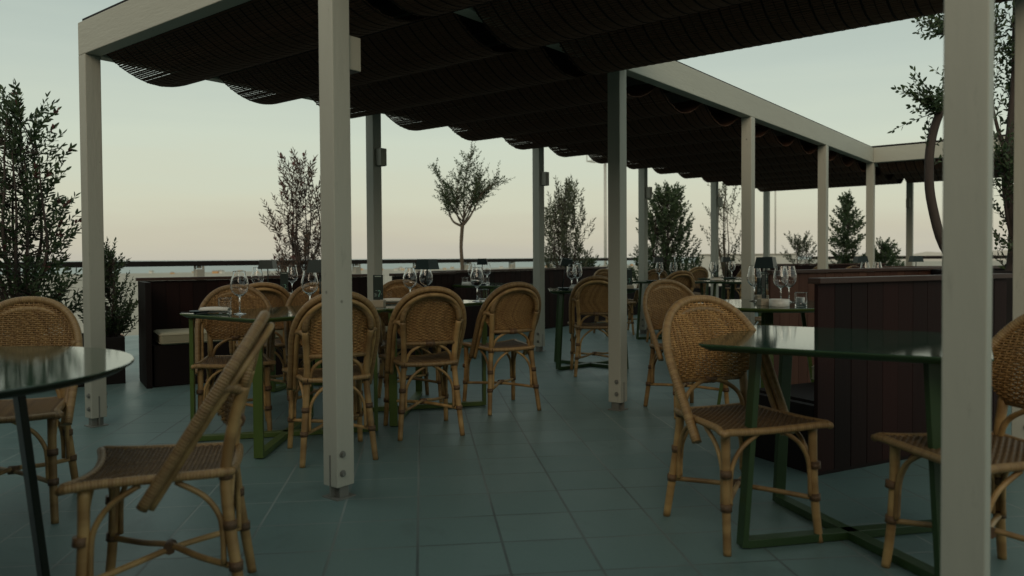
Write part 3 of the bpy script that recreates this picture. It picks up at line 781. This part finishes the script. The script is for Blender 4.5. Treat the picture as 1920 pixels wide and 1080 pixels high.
napkin(1.42, 4.18, .6, 'white napkin right of the middle post')
napkin(.70, 6.55, .6, 'far white napkin over the left chair of the cluster')
napkin(1.18, 6.98, .6, 'far white napkin at the foot of the dark menu card')
napkin(.66, 8.22, .6, 'farthest white napkin beside the small black lamp')
napkin(-.10, 1.60, .3, 'white napkin right of the banquette menu stand')
def cutlery(x, y, rz, kind, label, mat='cutlery'):
    b = MB()
    if kind == 'fork':
        b.strand(smooth_path([(-.095, 0, .004), (-.03, 0, .008), (.03, 0, .012), (.05, 0, .007)], 4), [V((0, 0, 1))]*13, .008, .003)
        b.box((.057, 0, .007), (.018, .022, .002))
        for k in range(4): b.box((.083, -.0088+k*.0059, .009), (.036, .0028, .002))
    else:
        b.strand([V((-.11, 0, .004)), V((-.02, 0, .005)), V((0, 0, .004))], [V((0, 0, 1))]*3, .011, .006)
        b.strand([V((0, 0, .004)), V((.05, .001, .004)), V((.09, .002, .0035)), V((.11, .006, .003))], [V((0, 0, 1))]*4, .018, .002)
    o = b.build(kind, MT[mat], None, loc=(x, y, ZT), rz=rz); return tag(o, label, kind, 'cutlery on the tables')
cutlery(1.115, .17, .7, 'fork', 'dark fork leaning toward the rolled napkin', 'blackcut')
cutlery(.98, .155, .5, 'knife', 'knife lying at the left tip of the long table', 'blackcut')
cutlery(1.32, 1.33, .7, 'knife', 'knife on the long table right of the menu stand', 'blackcut')
cutlery(1.38, 4.36, .6, 'fork', 'fork at the right edge of the middle post table')
def plate(x, y, label, r_=.085, dark=True):
    b = MB(); b.lathe([(0, 0), (r_*.6, 0), (r_*.65, .003), (r_, .012), (r_, .014), (r_*.62, .006), (0.0001, .005)], n=36)
    o = b.build('plate', MT['lamp'] if dark else MT['ceramic'], None, loc=(x, y, ZT)); return tag(o, label, 'plate', 'plates on the tables')
plate(.96, .18, 'small dark plate at the left tip of the long table', .06)
plate(1.58, 4.10, 'dark plate at the right corner of the middle post table')
plate(.52, 6.50, 'far dark plate left of the cluster of chairs')
plate(.90, 8.16, 'far dark plate right of the small black lamp')
plate(.93, 4.05, 'dark plate under the tilted lamp')
def dish(x, y, label, r_, hgt):
    b = MB(); b.lathe([(0, 0), (r_*.97, 0), (r_, .003), (r_, hgt), (r_-.004, hgt), (r_-.005, .008), (0.0001, .006)], n=40)
    return tag(b.build('dish', MT['ceramic'], None, loc=(x, y, ZT)), label, 'dish', 'white dishes on the tables')
dish(3.50, 2.54, 'white round low dish at the near edge of the round table', .060, .045)
dish(-.72, 4.40, 'small white dish on the far tree table', .06, .035)
b = MB(); b.lathe([(0, 0), (.022, 0), (.027, .006), (.028, .05), (.025, .05), (.024, .008), (0.0001, .007)], n=24)
tag(b.build('candle_cup', MT['ceramic'], None, loc=(3.57, 2.72, ZT)), 'small white candle cup behind the water tumbler', 'candle cup')
b = MB(); b.lathe([(0, 0), (.048, 0), (.052, .001), (.08, .018), (.10, .04), (.114, .07), (.118, .10), (.113, .13), (.1015, .153), (.1005, .1546), (.0993, .1546), (.0990, .153), (.110, .13), (.115, .10), (.111, .071), (.097, .042), (.078, .021), (.05, .0045), (.046, .004), (0.0001, .004)], n=36)
tag(b.build('glass_bowl', MT['glass'], None, loc=(3.38, 7.95, ZT)), 'round clear glass bowl right of the far black lamp', 'bowl')

# ------------------------------------------------------------------ banquettes and plank walls
def booth(x, y, deg, ln, label, side=1, h_=.905, depth=.50, wood='redplank', bench=True, endmat='darkwall', cush=None, endh=None):
    """plank back from (x,y) along deg; side=+1 puts the bench to the right of that direction"""
    rz = math.radians(deg); R = empty('banquette', (x, y, 0), rz); tag(R, label, 'banquette', 'plank banquettes and partitions')
    b = MB(); n_ = max(1, round(ln/.115)); pw = ln/n_
    for i in range(n_): b.box(((i+.5)*pw, 0, (h_-.03)/2+.01), (pw-random.uniform(.002, .0045), .022+random.uniform(0, .003), h_-.05), uid=random.random())
    b.build('planks', MT[wood], R)
    b = MB(); b.box((ln/2, -.028*side*0, (h_-.03)/2), (ln-.006, .012, h_-.032)); b.build('core', MT['darkwall'], R)
    b = MB(); b.box((ln/2, 0, h_-.014), (ln+.03, .075, .028)); b.build('cap_rail', MT['capw'], R, bevel=.004)
    s_ = -side
    if bench:
        eh = endh or h_-.030; b = MB(); b.box((.025, s_*(depth/2+.014), eh/2), (.045, depth, eh)); b.build('end_panel', MT[endmat], R, bevel=.003)
        b = MB(); b.box((ln/2+.03, s_*(depth/2), .175), (ln-.07, depth-.05, .34)); b.build('bench_base', MT['darkwall'], R)
        if cush:
            # boxed seat pad with soft edges and a piped seam
            c0 = .16 if endh else -.04; c = MB(); c.box((0, 0, 0), (ln-.22-2*c0, depth-.05, .10))
            mid = Matrix.Rotation(rz, 3, 'Z') @ V((ln/2+.08+c0, s_*(depth/2+.02), .398))
            o = c.build('seat_cushion', MT['cushion'], None, bevel=.028, loc=(x+mid.x, y+mid.y, mid.z), rz=rz); o.modifiers['bevel'].segments = 4
            tag(o, cush, 'cushion', 'beige seat cushions on the banquettes')
            p = MB(); L_, W_ = (ln-.22-2*c0)/2-.012, (depth-.05)/2-.012
            for zz in (.033, -.033): p.tube([(-L_, -W_-.011, zz), (L_, -W_-.011, zz)], .0045, 6); p.tube([(-L_-.011, -W_, zz), (-L_-.011, W_, zz)], .0045, 6)
            p.build('piping', MT['cushion'], o)
    return R
DA = 70.0       # the booths run 20 degrees off the pergola
booth(-1.60, 1.05, DA, 2.25, 'dark banquette with beige seat at left, beyond the corner post', 1, wood='mahogany', cush='beige seat cushion showing left of the napkin end chair')
booth(-.78, 3.30, 96, 1.05, 'short dark partition left of the slender tree with the round crown', 1, bench=False, wood='mahogany')
booth(-1.52, 4.45, 90, 4.3, 'long low reddish plank wall below the railing, behind the far tables', 1, bench=False, wood='mahogany')
booth(4.0, 1.60, 65, 1.5, 'tall mahogany partition behind the bare near right table', -1, h_=.955, wood='mahogany', endh=.335, cush='beige cushion corner left of the mahogany partition')
booth(3.0, 3.76, 71, 3.95, 'lighter plank partition behind the round table with the white dish', -1, h_=.95, wood='redplank', bench=False)
booth(1.95, 10.3, 20, 3.4, 'far dark banquette beyond the lamp by the dark far post', 1, h_=.90, wood='mahogany', bench=False)
booth(-.6, -2.75, 0, 4.3, 'unseen tall dark partition added outside the left edge to shade the round table', 1, h_=1.35, wood='mahogany', bench=False)  # added out of view, keeps low light off the front left
booth(-1.4, 13.4, 30, 3.2, 'dark far partition below the white wall', 1, h_=.90, wood='mahogany', bench=False)

# low planter on the left, trough along the railing, courtyard planter
def planter(x, y, deg, ln, wd, h_, label, group=None):
    R = empty('planter', (x, y, 0), math.radians(deg)); tag(R, label, 'planter', group)
    b = MB()
    for cx, cy, sx, sy in ((ln/2, wd/2-.02, ln, .04), (ln/2, -wd/2+.02, ln, .04), (.02, 0, .04, wd-.082), (ln-.02, 0, .04, wd-.082)): b.box((cx, cy, h_/2), (sx, sy, h_))
    b.build('box', MT['planter'], R, bevel=.004)
    b = MB(); b.box((ln/2, 0, h_/2-.02), (ln-.085, wd-.085, h_-.06)); b.build('soil', MT['soil'], R)
planter(-2.75, -1.75, 72, 2.9, .62, .40, 'low black planter with bushes at the left edge of the terrace')
planter(-4.75, 3.0, 69.5, 14.2, .55, .45, 'long black trough of shrubs along the railing')
planter(3.9, 5.55, 20, 1.25, .9, .93, 'tall black planter holding the courtyard tree at right')

# ------------------------------------------------------------------ railing, wall, masts
R = empty('railing', (-5.5, 0, 0)); tag(R, 'dark brown timber railing with pale posts along the seaward edge', 'railing')
b = MB(); b.box((0, 5, 1.005), (.10, 28.4, .075)); b.build('handrail', MT['railwood'], R, bevel=.006)
for k in range(-5, 13):
    y = 3.83+k*1.492
    if y > 18.9 or y < -9: continue
    b = MB(); b.box((0, y, .46), (.10, .12, .92)); b.box((-.035, y-.045, .945), (.02, .03, .045)); b.box((.035, y+.045, .945), (.02, .03, .045)); b.box((0, y, .95), (.05, .05, .035))
    b.build('post', MT['concrete'], R, bevel=.004)
R = empty('railing', (0, 18.7, 0)); tag(R, 'dark railing across the far end of the terrace, right of the white wall', 'railing')
b = MB(); b.box((4.2, 0, 1.01), (10.8, .10, .075)); b.build('handrail', MT['railwood'], R, bevel=.006)
b = MB(); b.box((4.2, 0, .62), (10.8, .06, .06)); b.build('lower_rail', MT['railwood'], R)
for k in range(8):
    b = MB(); b.box((-1.0+k*1.45, 0, .484), (.09, .09, .968)); b.build('post', MT['railwood'], R)
b = MB(); b.box((0, 0, .55), (2.6, .18, 1.10)); o = b.build('parapet_wall', MT['white'], None, loc=(-2.5, 17.5, 0), rz=math.radians(38))
tag(o, 'low white rendered wall at the far end, behind the fifth railing post', 'wall')
k = MB(); k.box((0, 0, 1.115), (2.68, .24, .03)); k.build('coping', MT['concrete'], o)
def mast(x, y, z0, z1, r_, label, top=True):
    R = empty('floodlight_mast', (x, y, z0)); tag(R, label, 'mast', 'floodlight masts beyond the terrace')
    b = MB(); b.tube([(0, 0, 0), (0, 0, (z1-z0)*.74)], r_, 12); b.tube([(0, 0, (z1-z0)*.74), (0, 0, z1-z0)], r_*.78, 12); b.build('pole', MT['mast'], R)
    if top:
        H_ = z1-z0; b = MB()
        for yy in (-.35, .35): b.bar((-.9, yy, H_), (.9, yy, H_), .05, .05)
        for xx in (-.9, -.3, .3, .9):
            b.bar((xx, -.35, H_), (xx, .35, H_), .05, .05); b.bar((xx, -.35, H_), (xx, -.35, H_+.55), .035, .035); b.bar((xx, .35, H_), (xx, .35, H_+.55), .035, .035)
        for yy in (-.35, .35): b.bar((-.9, yy, H_+.55), (.9, yy, H_+.55), .04, .04)
        b.build('platform', MT['mast'], R)
        for xx in (-.6, 0, .6):
            b = MB(); b.box((xx, 0, H_+.80), (.42, .22, .34), tilt=Matrix.Rotation(.5, 3, 'X')); b.build('floodlight', MT['steel'], R)
mx, my = hv(.1218, 40); mast(mx, my, -20, 6.1, .095, 'grey floodlight mast with a top platform left of the middle post')
mx, my = hv(.3436, 62); mast(mx, my, -24, 9.6, .075, 'thin distant mast right of the first inner post', True)

# ------------------------------------------------------------------ unseen building added behind the camera to block low light
R = empty('unseen_blocker_building', (4, -4.9, 0)); tag(R, 'unseen low dark building with a glazed front, added behind the camera to block low light', 'building')
b = MB(); b.box((0, -2, 1.65), (19, 3.96, 3.3)); b.build('wall', MT['darkwall'], R)
b = MB(); b.box((0, -1.9, 3.38), (19.6, 4.4, .15)); b.build('roof', MT['capw'], R)
for k in range(7):
    b = MB(); x = -7.8+k*2.6
    for cx, cz, sx, sz in ((-1.1, 1.3, .08, 2.5), (1.1, 1.3, .08, 2.5), (0, 2.51, 2.28, .08), (0, .09, 2.28, .08), (0, 1.3, .06, 2.33)): b.box((x+cx, .02, cz), (sx, .08, sz))
    f_ = b.build('window', MT['railwood'], R); b = MB(); b.box((x, .005, 1.3), (2.12, .02, 2.33)); b.build('pane', MT['lacquer'], f_)

# ------------------------------------------------------------------ plants
def leaf_add(b, p, d_, ln, wd, mi=0, rnd=None):
    d_ = d_.normalized(); u = d_.cross(V((random.uniform(-1, 1), random.uniform(-1, 1), random.uniform(-.2, 1)))).normalized()
    nn = u.cross(d_); k = len(b.v); c = random.random() if rnd is None else rnd
    pts = [p, p+d_*ln*.35+u*wd/2+nn*wd*.12, p+d_*ln*.75+u*wd*.36, p+d_*ln-nn*ln*.08, p+d_*ln*.75-u*wd*.36, p+d_*ln*.35-u*wd/2+nn*wd*.12, p+d_*ln*.45-nn*wd*.10]
    for q in pts: b.v.append(tuple(q))
    b.face((k, k+1, k+2, k+6), [(c, 0)]*4, mi); b.face((k+2, k+3, k+6), [(c, 0)]*3, mi); b.face((k+3, k+4, k+6), [(c, 0)]*3, mi); b.face((k+4, k+5, k, k+6), [(c, 0)]*4, mi)
def twig(wb, lb, p, d_, ln, r_, leafL, leafW, gap, curl=.25, start=.3, ang=.75, tipmat=None, tipn=6, whorl=False):
    n_ = 6; q = V(p); dd_ = V(d_).normalized(); path = [V(q)]
    bend = V((random.uniform(-1, 1), random.uniform(-1, 1), random.uniform(-.1, 1)))*curl
    for i in range(n_):
        dd_ = (dd_+bend/n_).normalized(); q = q+dd_*ln/n_; path.append(V(q))
    wb.tube(path, [r_*(1-.75*i/n_) for i in range(n_+1)], 4, cap=False)
    s_ = start*ln; a0 = random.uniform(0, 6)
    while s_ < ln:
        f = s_/ln*n_; i = min(n_-1, int(f)); pp = path[i].lerp(path[i+1], f-i); t = (path[i+1]-path[i]).normalized()
        sd = t.cross(V((0, 0, 1)) if abs(t.z) < .9 else V((1, 0, 0))).normalized(); up = sd.cross(t)
        a = a0; o_ = sd*math.cos(a)+up*math.sin(a); an = ang*random.uniform(.7, 1.25)
        leaf_add(lb, pp, t*math.cos(an)+o_*math.sin(an), leafL*random.uniform(.65, 1.1)*(1-.25*s_/ln), leafW*random.uniform(.75, 1.15))
        a0 += 2.4; s_ += gap*random.uniform(.7, 1.3)
    leaf_add(lb, path[-1], dd_, leafL*.8, leafW)
    if tipmat is not None:
        for i in range(tipn):
            v_ = V((random.uniform(-1, 1), random.uniform(-1, 1), random.uniform(-1, 1)))*.7+dd_
            leaf_add(tipmat, path[-1]-dd_*random.uniform(0, .05), v_, leafL*.55, leafW*1.1, mi=1)
def shrub(name, label, cat, x, y, z0, prof, stems, twigs, leafL, leafW, gap, leaf='leaf', up=.8, tips=0, twl=(.22, .42), group=None, bark='dbark', lean=(0, 0)):
    """prof: [(height, half width)...] outline of the crown; twigs scattered over it, denser toward the stems"""
    R = empty(name, (x, y, z0)); tag(R, label, cat, group)
    zp = 1.25 if 'corner post' in label or 'left edge' in label else .92
    H = prof[-1][0]; wb = MB(); lb = MB(); tb = MB()
    def hw(z):
        for (za, wa), (zb, wb_) in zip(prof, prof[1:]):
            if za <= z <= zb: return lerp(wa, wb_, (z-za)/(zb-za))
        return prof[0][1] if z < prof[0][0] else prof[-1][1]
    paths = []
    for s_ in range(stems):
        a = random.uniform(0, 2*PI); rr_ = random.random()**.6 if stems > 1 else 0
        ht = H*random.uniform(.72, .96) if stems > 1 else H*.93
        pts = []
        for k in range(7):
            t = k/6; z = ht*t; ww = hw(z)*.55*rr_
            pts.append(V((math.cos(a)*ww*min(1, t*2.2)+random.uniform(-.02, .02)+lean[0]*t, math.sin(a)*ww*min(1, t*2.2)+random.uniform(-.02, .02)+lean[1]*t, z)))
        pp = smooth_path(pts, 3); paths.append(pp)
        wb.tube(pp, [max(.003, (.020 if stems > 1 else .028)*H/2*(1-.85*i/len(pp))) for i in range(len(pp))], 6)
    z_lo = prof[0][0]
    for i in range(twigs):
        z = z_lo+(H-z_lo)*random.random()**zp; pp = random.choice(paths); best = min(pp, key=lambda q: abs(q.z-(z-.10)))
        a = random.uniform(0, 2*PI); ww = hw(z); rr_ = math.sqrt(random.random())
        tgt = V((math.cos(a)*ww*rr_+lean[0]*z/H, math.sin(a)*ww*rr_+lean[1]*z/H, z))
        d_ = (tgt-best); ln = random.uniform(*twl)
        d2 = V((math.cos(a)*(1-up), math.sin(a)*(1-up), up)).normalized()
        st = best.lerp(tgt, random.uniform(.25, 1.0)) if d_.length > ln*.5 else best
        st = tgt - d2*ln*.75
        if st.z < .02: st.z = .02
        twig(wb, lb, st, d2+V((random.uniform(-.35, .35), random.uniform(-.35, .35), random.uniform(-.2, .2))), ln, .0035, leafL, leafW, gap, tipmat=(lb if random.random() < tips else None), start=.15)
        # a thin side branch from the stem to the twig
        if (st-best).length > .05: wb.tube([best, best.lerp(st, .5)+V((0, 0, -.02)), st], [.005, .004, .003], 4, cap=False)
    wb.build('branches', MT[bark], R); lb.build('foliage', [MT[leaf], MT['tip']], R)
    return R
LK = 1.0
GP = 'shrubs and trees along the terrace edge'
shrub('flowering_shrub', 'tall left shrub with pinkish tips behind the corner post', 'shrub', -2.02, .30, .36, [(0, .30), (.5, .52), (1.1, .44), (1.6, .34), (2.05, .20)], 9, 270, 0.082, 0.022, 0.018, up=.52, tips=.22, group=GP)
shrub('flowering_shrub', 'loose pale leaved shrub cut by the left edge of the photo', 'shrub', -2.42, -.62, .36, [(0, .30), (.6, .46), (1.3, .42), (1.9, .32), (2.35, .14)], 8, 230, 0.066, 0.019, 0.020, leaf='leafolive', up=.6, tips=.1, group=GP)
shrub('round_shrub', 'small dense dark shrub between corner post and left banquette', 'shrub', -1.86, .92, .36, [(0.00, 0.19), (0.26, 0.26), (0.47, 0.22), (0.82, 0.06)], 6, 144, 0.046, 0.016, 0.010, up=.6, group=GP, twl=(.14, .26))
shrub('flowering_shrub', 'reddish bottlebrush like shrub left of the big front post', 'shrub', -4.15, 4.65, .42, [(0.00, 0.28), (0.38, 0.58), (0.71, 0.39), (1.04, 0.56), (1.51, 0.43), (2.12, 0.19)], 7, 188, 0.102, 0.019, 0.021, leaf='leafred', up=.75, tips=.3, group=GP)
shrub('olive_shrub', 'upright olive shrub right of the third railing post', 'shrub', -2.80, 9.45, .42, [(0.00, 0.28), (0.47, 0.43), (1.03, 0.51), (1.50, 0.43), (2.02, 0.20)], 7, 228, 0.102, 0.023, 0.019, leaf='leafolive', up=.85, group=GP)
shrub('dark_shrub', 'dense dark shrub right of the fourth railing post', 'shrub', -1.80, 11.5, .42, [(0.00, 0.70), (0.47, 0.73), (0.94, 0.58), (1.41, 0.47), (1.97, 0.26)], 9, 396, 0.090, 0.034, 0.019, up=.7, group=GP)
shrub('thin_tree', 'sparse thin tree behind the fifth railing post', 'tree', -1.25, 13.1, .42, [(0.28, 0.28), (0.85, 0.51), (1.42, 0.45), (2.27, 0.28)], 6, 72, 0.072, 0.026, 0.034, leaf='leafolive', up=.8, group=GP, twl=(.3, .6), bark='bark')
shrub('conical_shrub', 'dark conical shrub between the two far inner posts', 'shrub', .42, 15.8, .0, [(0.00, 0.51), (0.57, 0.47), (0.95, 0.39), (1.61, 0.41), (2.04, 0.24), (2.37, 0.05)], 1, 252, 0.090, 0.039, 0.020, up=.45, group=GP)
shrub('low_shrub', 'low dark bush at the foot of the conical shrub', 'shrub', 1.15, 15.9, .0, [(0.00, 0.56), (0.55, 0.58), (0.91, 0.42), (1.32, 0.14)], 6, 156, 0.090, 0.039, 0.020, up=.5, group=GP)
shrub('low_shrub', 'small loose bush just left of the second inner post', 'shrub', -.62, 15.9, .0, [(0.46, 0.28), (1.02, 0.39), (1.57, 0.26)], 5, 72, 0.084, 0.034, 0.024, leaf='leafolive', up=.6, group=GP)
shrub('low_shrub', 'small bush below the railing right of the fourth railing post, left of the dense shrub', 'shrub', -2.35, 10.6, .42, [(0.00, 0.23), (0.43, 0.28), (0.77, 0.09)], 5, 48, 0.072, 0.026, 0.020, up=.7, group=GP)
shrub('low_shrub', 'leafy little plant at the foot of the olive shrub', 'shrub', -2.62, 9.95, .42, [(0.00, 0.23), (0.33, 0.28), (0.62, 0.11)], 5, 60, 0.090, 0.023, 0.019, up=.75, group=GP)

def tree(name, label, x, y, z0, trunk, limbs, twigspec, leaf='leaf', bark='bark', group=None):
    """trunk: [(x,y,z,r)], limbs: list of paths [(x,y,z,r)...]; twigs sprout along the outer part of the limbs"""
    R = empty(name, (x, y, z0)); tag(R, label, 'tree', group)
    b = MB(); tp = smooth_path([p[:3] for p in trunk], 5); rs = []
    for i in range(len(tp)):
        f = i/5; k = min(len(trunk)-2, int(f)); rs.append(lerp(trunk[k][3], trunk[k+1][3], f-k)*random.uniform(.94, 1.06))
    b.tube(tp, rs, 10); b.build('trunk', MT[bark], R)
    wb = MB(); lb = MB(); n_, ln, lL, lW, gap, spread = twigspec
    for lm in limbs:
        p = smooth_path([q[:3] for q in lm], 5); rs = []
        for i in range(len(p)):
            f = i/5; k = min(len(lm)-2, int(f)); rs.append(lerp(lm[k][3], lm[k+1][3], f-k))
        wb.tube(p, rs, 7)
        for j in range(n_):
            t = random.random()**.7; i = int(lerp(len(p)*.30, len(p)-1.01, t)); st = p[i].lerp(p[min(i+1, len(p)-1)], random.random())
            d_ = (p[min(i+1, len(p)-1)]-p[max(0, i-1)]).normalized()+V((random.uniform(-1, 1), random.uniform(-1, 1), random.uniform(-.6, .9)))*spread
            twig(wb, lb, st, d_, ln*random.uniform(.5, 1.2), .004, lL, lW, gap, curl=.6, start=.2, ang=.9)
    wb.build('limbs', MT[bark], R); lb.build('crown', MT[leaf], R)
    return R
# right/left in the picture is roughly (.785,.619); build crown in that plane with depth as well
ex = V((.785, .619, 0)); ey = V((-.619, .785, 0))
def lp(*pts):
    out = []
    for (a, c, z, r_) in pts: q = ex*a+ey*c; out.append((q.x, q.y, z, r_))
    return out
tree('slender_tree', 'slender little tree with bare trunk and round open crown above the railing', -3.55, 7.45, .40,
     lp((0, 0, 0, .040), (.01, 0, .45, .034), (-.01, .0, .85, .030), (.015, 0, 1.22, .033)),
     [lp((.01, 0, 1.20, .024), (-.14, .05, 1.28, .018), (-.22, .10, 1.45, .012), (-.27, .12, 1.75, .007), (-.42, .15, 2.12, .003)),
      lp((.01, 0, 1.20, .024), (.13, -.08, 1.33, .018), (.26, -.14, 1.55, .012), (.38, -.20, 1.76, .007), (.62, -.22, 1.92, .002)),
      lp((.02, 0, 1.22, .020), (.04, .02, 1.45, .015), (.05, -.03, 1.80, .010), (.10, -.04, 2.10, .006), (.15, -.05, 2.34, .002)),
      lp((.01, 0, 1.22, .020), (.10, .14, 1.38, .014), (.18, .26, 1.62, .010), (.30, .32, 1.95, .004)),
      lp((.01, 0, 1.22, .018), (-.06, -.16, 1.38, .013), (-.06, -.28, 1.60, .009), (-.02, -.30, 2.05, .004)),
      lp((.03, 0, 1.30, .014), (.16, .02, 1.55, .010), (.30, .05, 1.72, .004)),
      lp((.03, 0, 1.30, .014), (.10, -.10, 1.52, .010), (.24, -.05, 1.78, .005), (.30, .0, 1.98, .003)),
      lp((.03, 0, 1.32, .014), (-.08, .05, 1.55, .010), (-.16, .0, 1.80, .004)),
      lp((.02, 0, 1.28, .014), (-.12, -.12, 1.45, .010), (-.22, -.14, 1.68, .004))],
     (40, .30, .054, .020, .022, 1.3), group=GP, leaf='leaf')
ct = 4.42, 5.72
tree('courtyard_tree', 'gnarled multi stemmed tree rising from the tall black planter at right', ct[0], ct[1], .88,
     lp((0, 0, 0, .055), (.02, 0, .35, .045), (-.05, 0, .8, .040), (-.02, 0, 1.25, .038), (.05, .05, 1.8, .034), (.02, 0, 2.6, .026)),
     [lp((-.22, -.1, -.06, 0.0429), (-.61, -.12, .18, 0.0406), (-.76, -.12, .60, 0.0390), (-.79, -.12, .95, 0.0374), (-.75, -.12, 1.25, 0.0359), (-.64, -.12, 1.50, 0.0328), (-.40, -.10, 1.85, 0.0265), (-.35, -.05, 2.4, 0.0156), (-.5, 0, 2.9, 0.0062)),
      lp((.05, .05, .1, 0.0390), (.22, .1, .5, 0.0312), (.20, .1, 1.1, 0.0273), (.32, .1, 1.8, 0.0234), (.30, .1, 2.6, 0.0117)),
      lp((-.02, 0, 1.25, 0.0312), (.12, -.1, 1.6, 0.0234), (.22, -.15, 2.1, 0.0156), (.2, -.15, 2.7, 0.0062)),
      lp((-.42, -.1, 1.80, 0.0156), (-.52, -.15, 2.02, 0.0101), (-.68, -.2, 2.04, 0.0047)),
      lp((-.40, -.1, 1.9, 0.0156), (-.55, -.15, 2.25, 0.0101), (-.72, -.2, 2.30, 0.0047)),
      lp((-.66, -.12, 1.05, 0.0094), (-.54, -.16, 1.25, 0.0070), (-.50, -.2, 1.55, 0.0031)),
      lp((.0, 0, 2.2, 0.0234), (.2, .2, 2.5, 0.0156), (.45, .3, 2.8, 0.0062)),
      lp((-.60, -.1, 1.36, 0.0109), (-.72, -.15, 1.38, 0.0047), (-.80, -.2, 1.42, 0.0023)),
      lp((-.03, 0, .95, .020), (-.12, .05, 1.35, .014), (-.16, .1, 1.75, .010), (-.10, .1, 2.2, .004)),
      lp((.02, 0, 1.30, .020), (.03, -.08, 1.70, .014), (-.04, -.12, 2.1, .009), (-.08, -.1, 2.6, .004)),
      lp((.0, 0, .55, .016), (.10, .06, .85, .012), (.16, .1, 1.25, .006)),
      lp((.0, 0, .30, .016), (-.10, -.06, .60, .012), (-.13, -.1, .95, .006)),
      lp((.03, 0, 1.60, .018), (.12, -.04, 1.95, .012), (.10, -.02, 2.35, .006)),
      lp((-.02, 0, 1.15, .018), (.08, .1, 1.5, .012), (.13, .12, 1.95, .005))],
     (38, .34, .060, .024, .024, .9), group=GP, leaf='leaf', bark='dbark')
shrub('low_shrub', 'leafy undergrowth around the courtyard tree trunk at right', 'shrub', 4.62, 5.70, .88, [(0, .35), (.5, .40), (1.0, .28), (1.35, .1)], 6, 110, .055, .024, .024, up=.6, group=GP)

# ------------------------------------------------------------------ town below
def house(x, y, z, sx, sy, hh, rz, wall, roof, label, group, flat=False, dep_near=False):
    b = MB(); b.box((0, 0, hh/2), (sx, sy, hh)); o = b.build('house', wall, None, loc=(x, y, z), rz=rz)
    k = MB()
    if flat: k.box((0, 0, hh+.25), (sx+.3, sy+.3, .5))
    else:
        e = .4; k.v += [(-sx/2-e, -sy/2-e, hh), (sx/2+e, -sy/2-e, hh), (sx/2+e, sy/2+e, hh), (-sx/2-e, sy/2+e, hh), (-sx/2-e, 0, hh+sy*.28), (sx/2+e, 0, hh+sy*.28)]
        for q in ((0, 1, 5, 4), (2, 3, 4, 5), (1, 2, 5), (3, 0, 4), (3, 2, 1, 0)): k.face(q)
    k.build('roof', roof, o)
    if dep_near:
        for fl in range(int(hh/3.2)):
            for i in range(3):
                wn = MB(); wn.box((-sx/2+(i+.5)*sx/3, -sy/2-.02, 1.8+fl*3.1), (1.2, .12, 1.3)); wn.build('window', MT['darkwall'], o)
    tag(o, label, 'house', group); return o
cream = simple('cream_render', (.52, .42, .29), .85, var=.1, scale=.3); orangelit = simple('orangelit_render', (.55, .30, .12), .85, var=.1, scale=.3)  # the orange wall colour carries the glow on a lit facade
tile = simple('pinkish_roof', (.36, .17, .13), .85, var=.2, scale=.6); greyroof = simple('grey_roof', (.30, .28, .25), .85, var=.2, scale=.6)
for u, dep, a, kk in ((-.517, 250, .3, 0), (-.500, 300, .8, 1), (-.508, 210, .5, 2), (-.535, 330, .2, 3)):
    x, y = hv(u, dep); z = -39.2 + 25*max(0, 1-dep/230)**1.6
    house(x, y, z-.3, 13, 10, 7.5, a, [orangelit, cream, cream, cream][kk], [tile, tile, greyroof, tile][kk],
          ['ochre house glimpsed through the small shrub by the corner post', 'cream house with pinkish roof beyond the small shrub', 'grey roofed house low behind the small shrub', 'cream house deeper behind the corner post'][kk], 'houses below the terrace', kk == 2, True)
for i in range(34):
    u = random.uniform(-.50, .16); D0 = 0
    for (ua, da), (ub, db) in zip(shore, shore[1:]):
        if ua <= u <= ub: D0 = lerp(da, db, (u-ua)/(ub-ua))
    dep = D0*random.uniform(.86, .985); x, y = hv(u, dep)
    house(x, y, -39.4, random.uniform(8, 20), random.uniform(8, 13), random.uniform(3.5, 7), random.uniform(0, 3), [cream, MT['white'], cream, orangelit][i % 4] if i % 8 else cream, [tile, greyroof][i % 2],
          'tiny pale house in the far shoreline strip below the railing', 'houses along the far shore', i % 2 == 0)
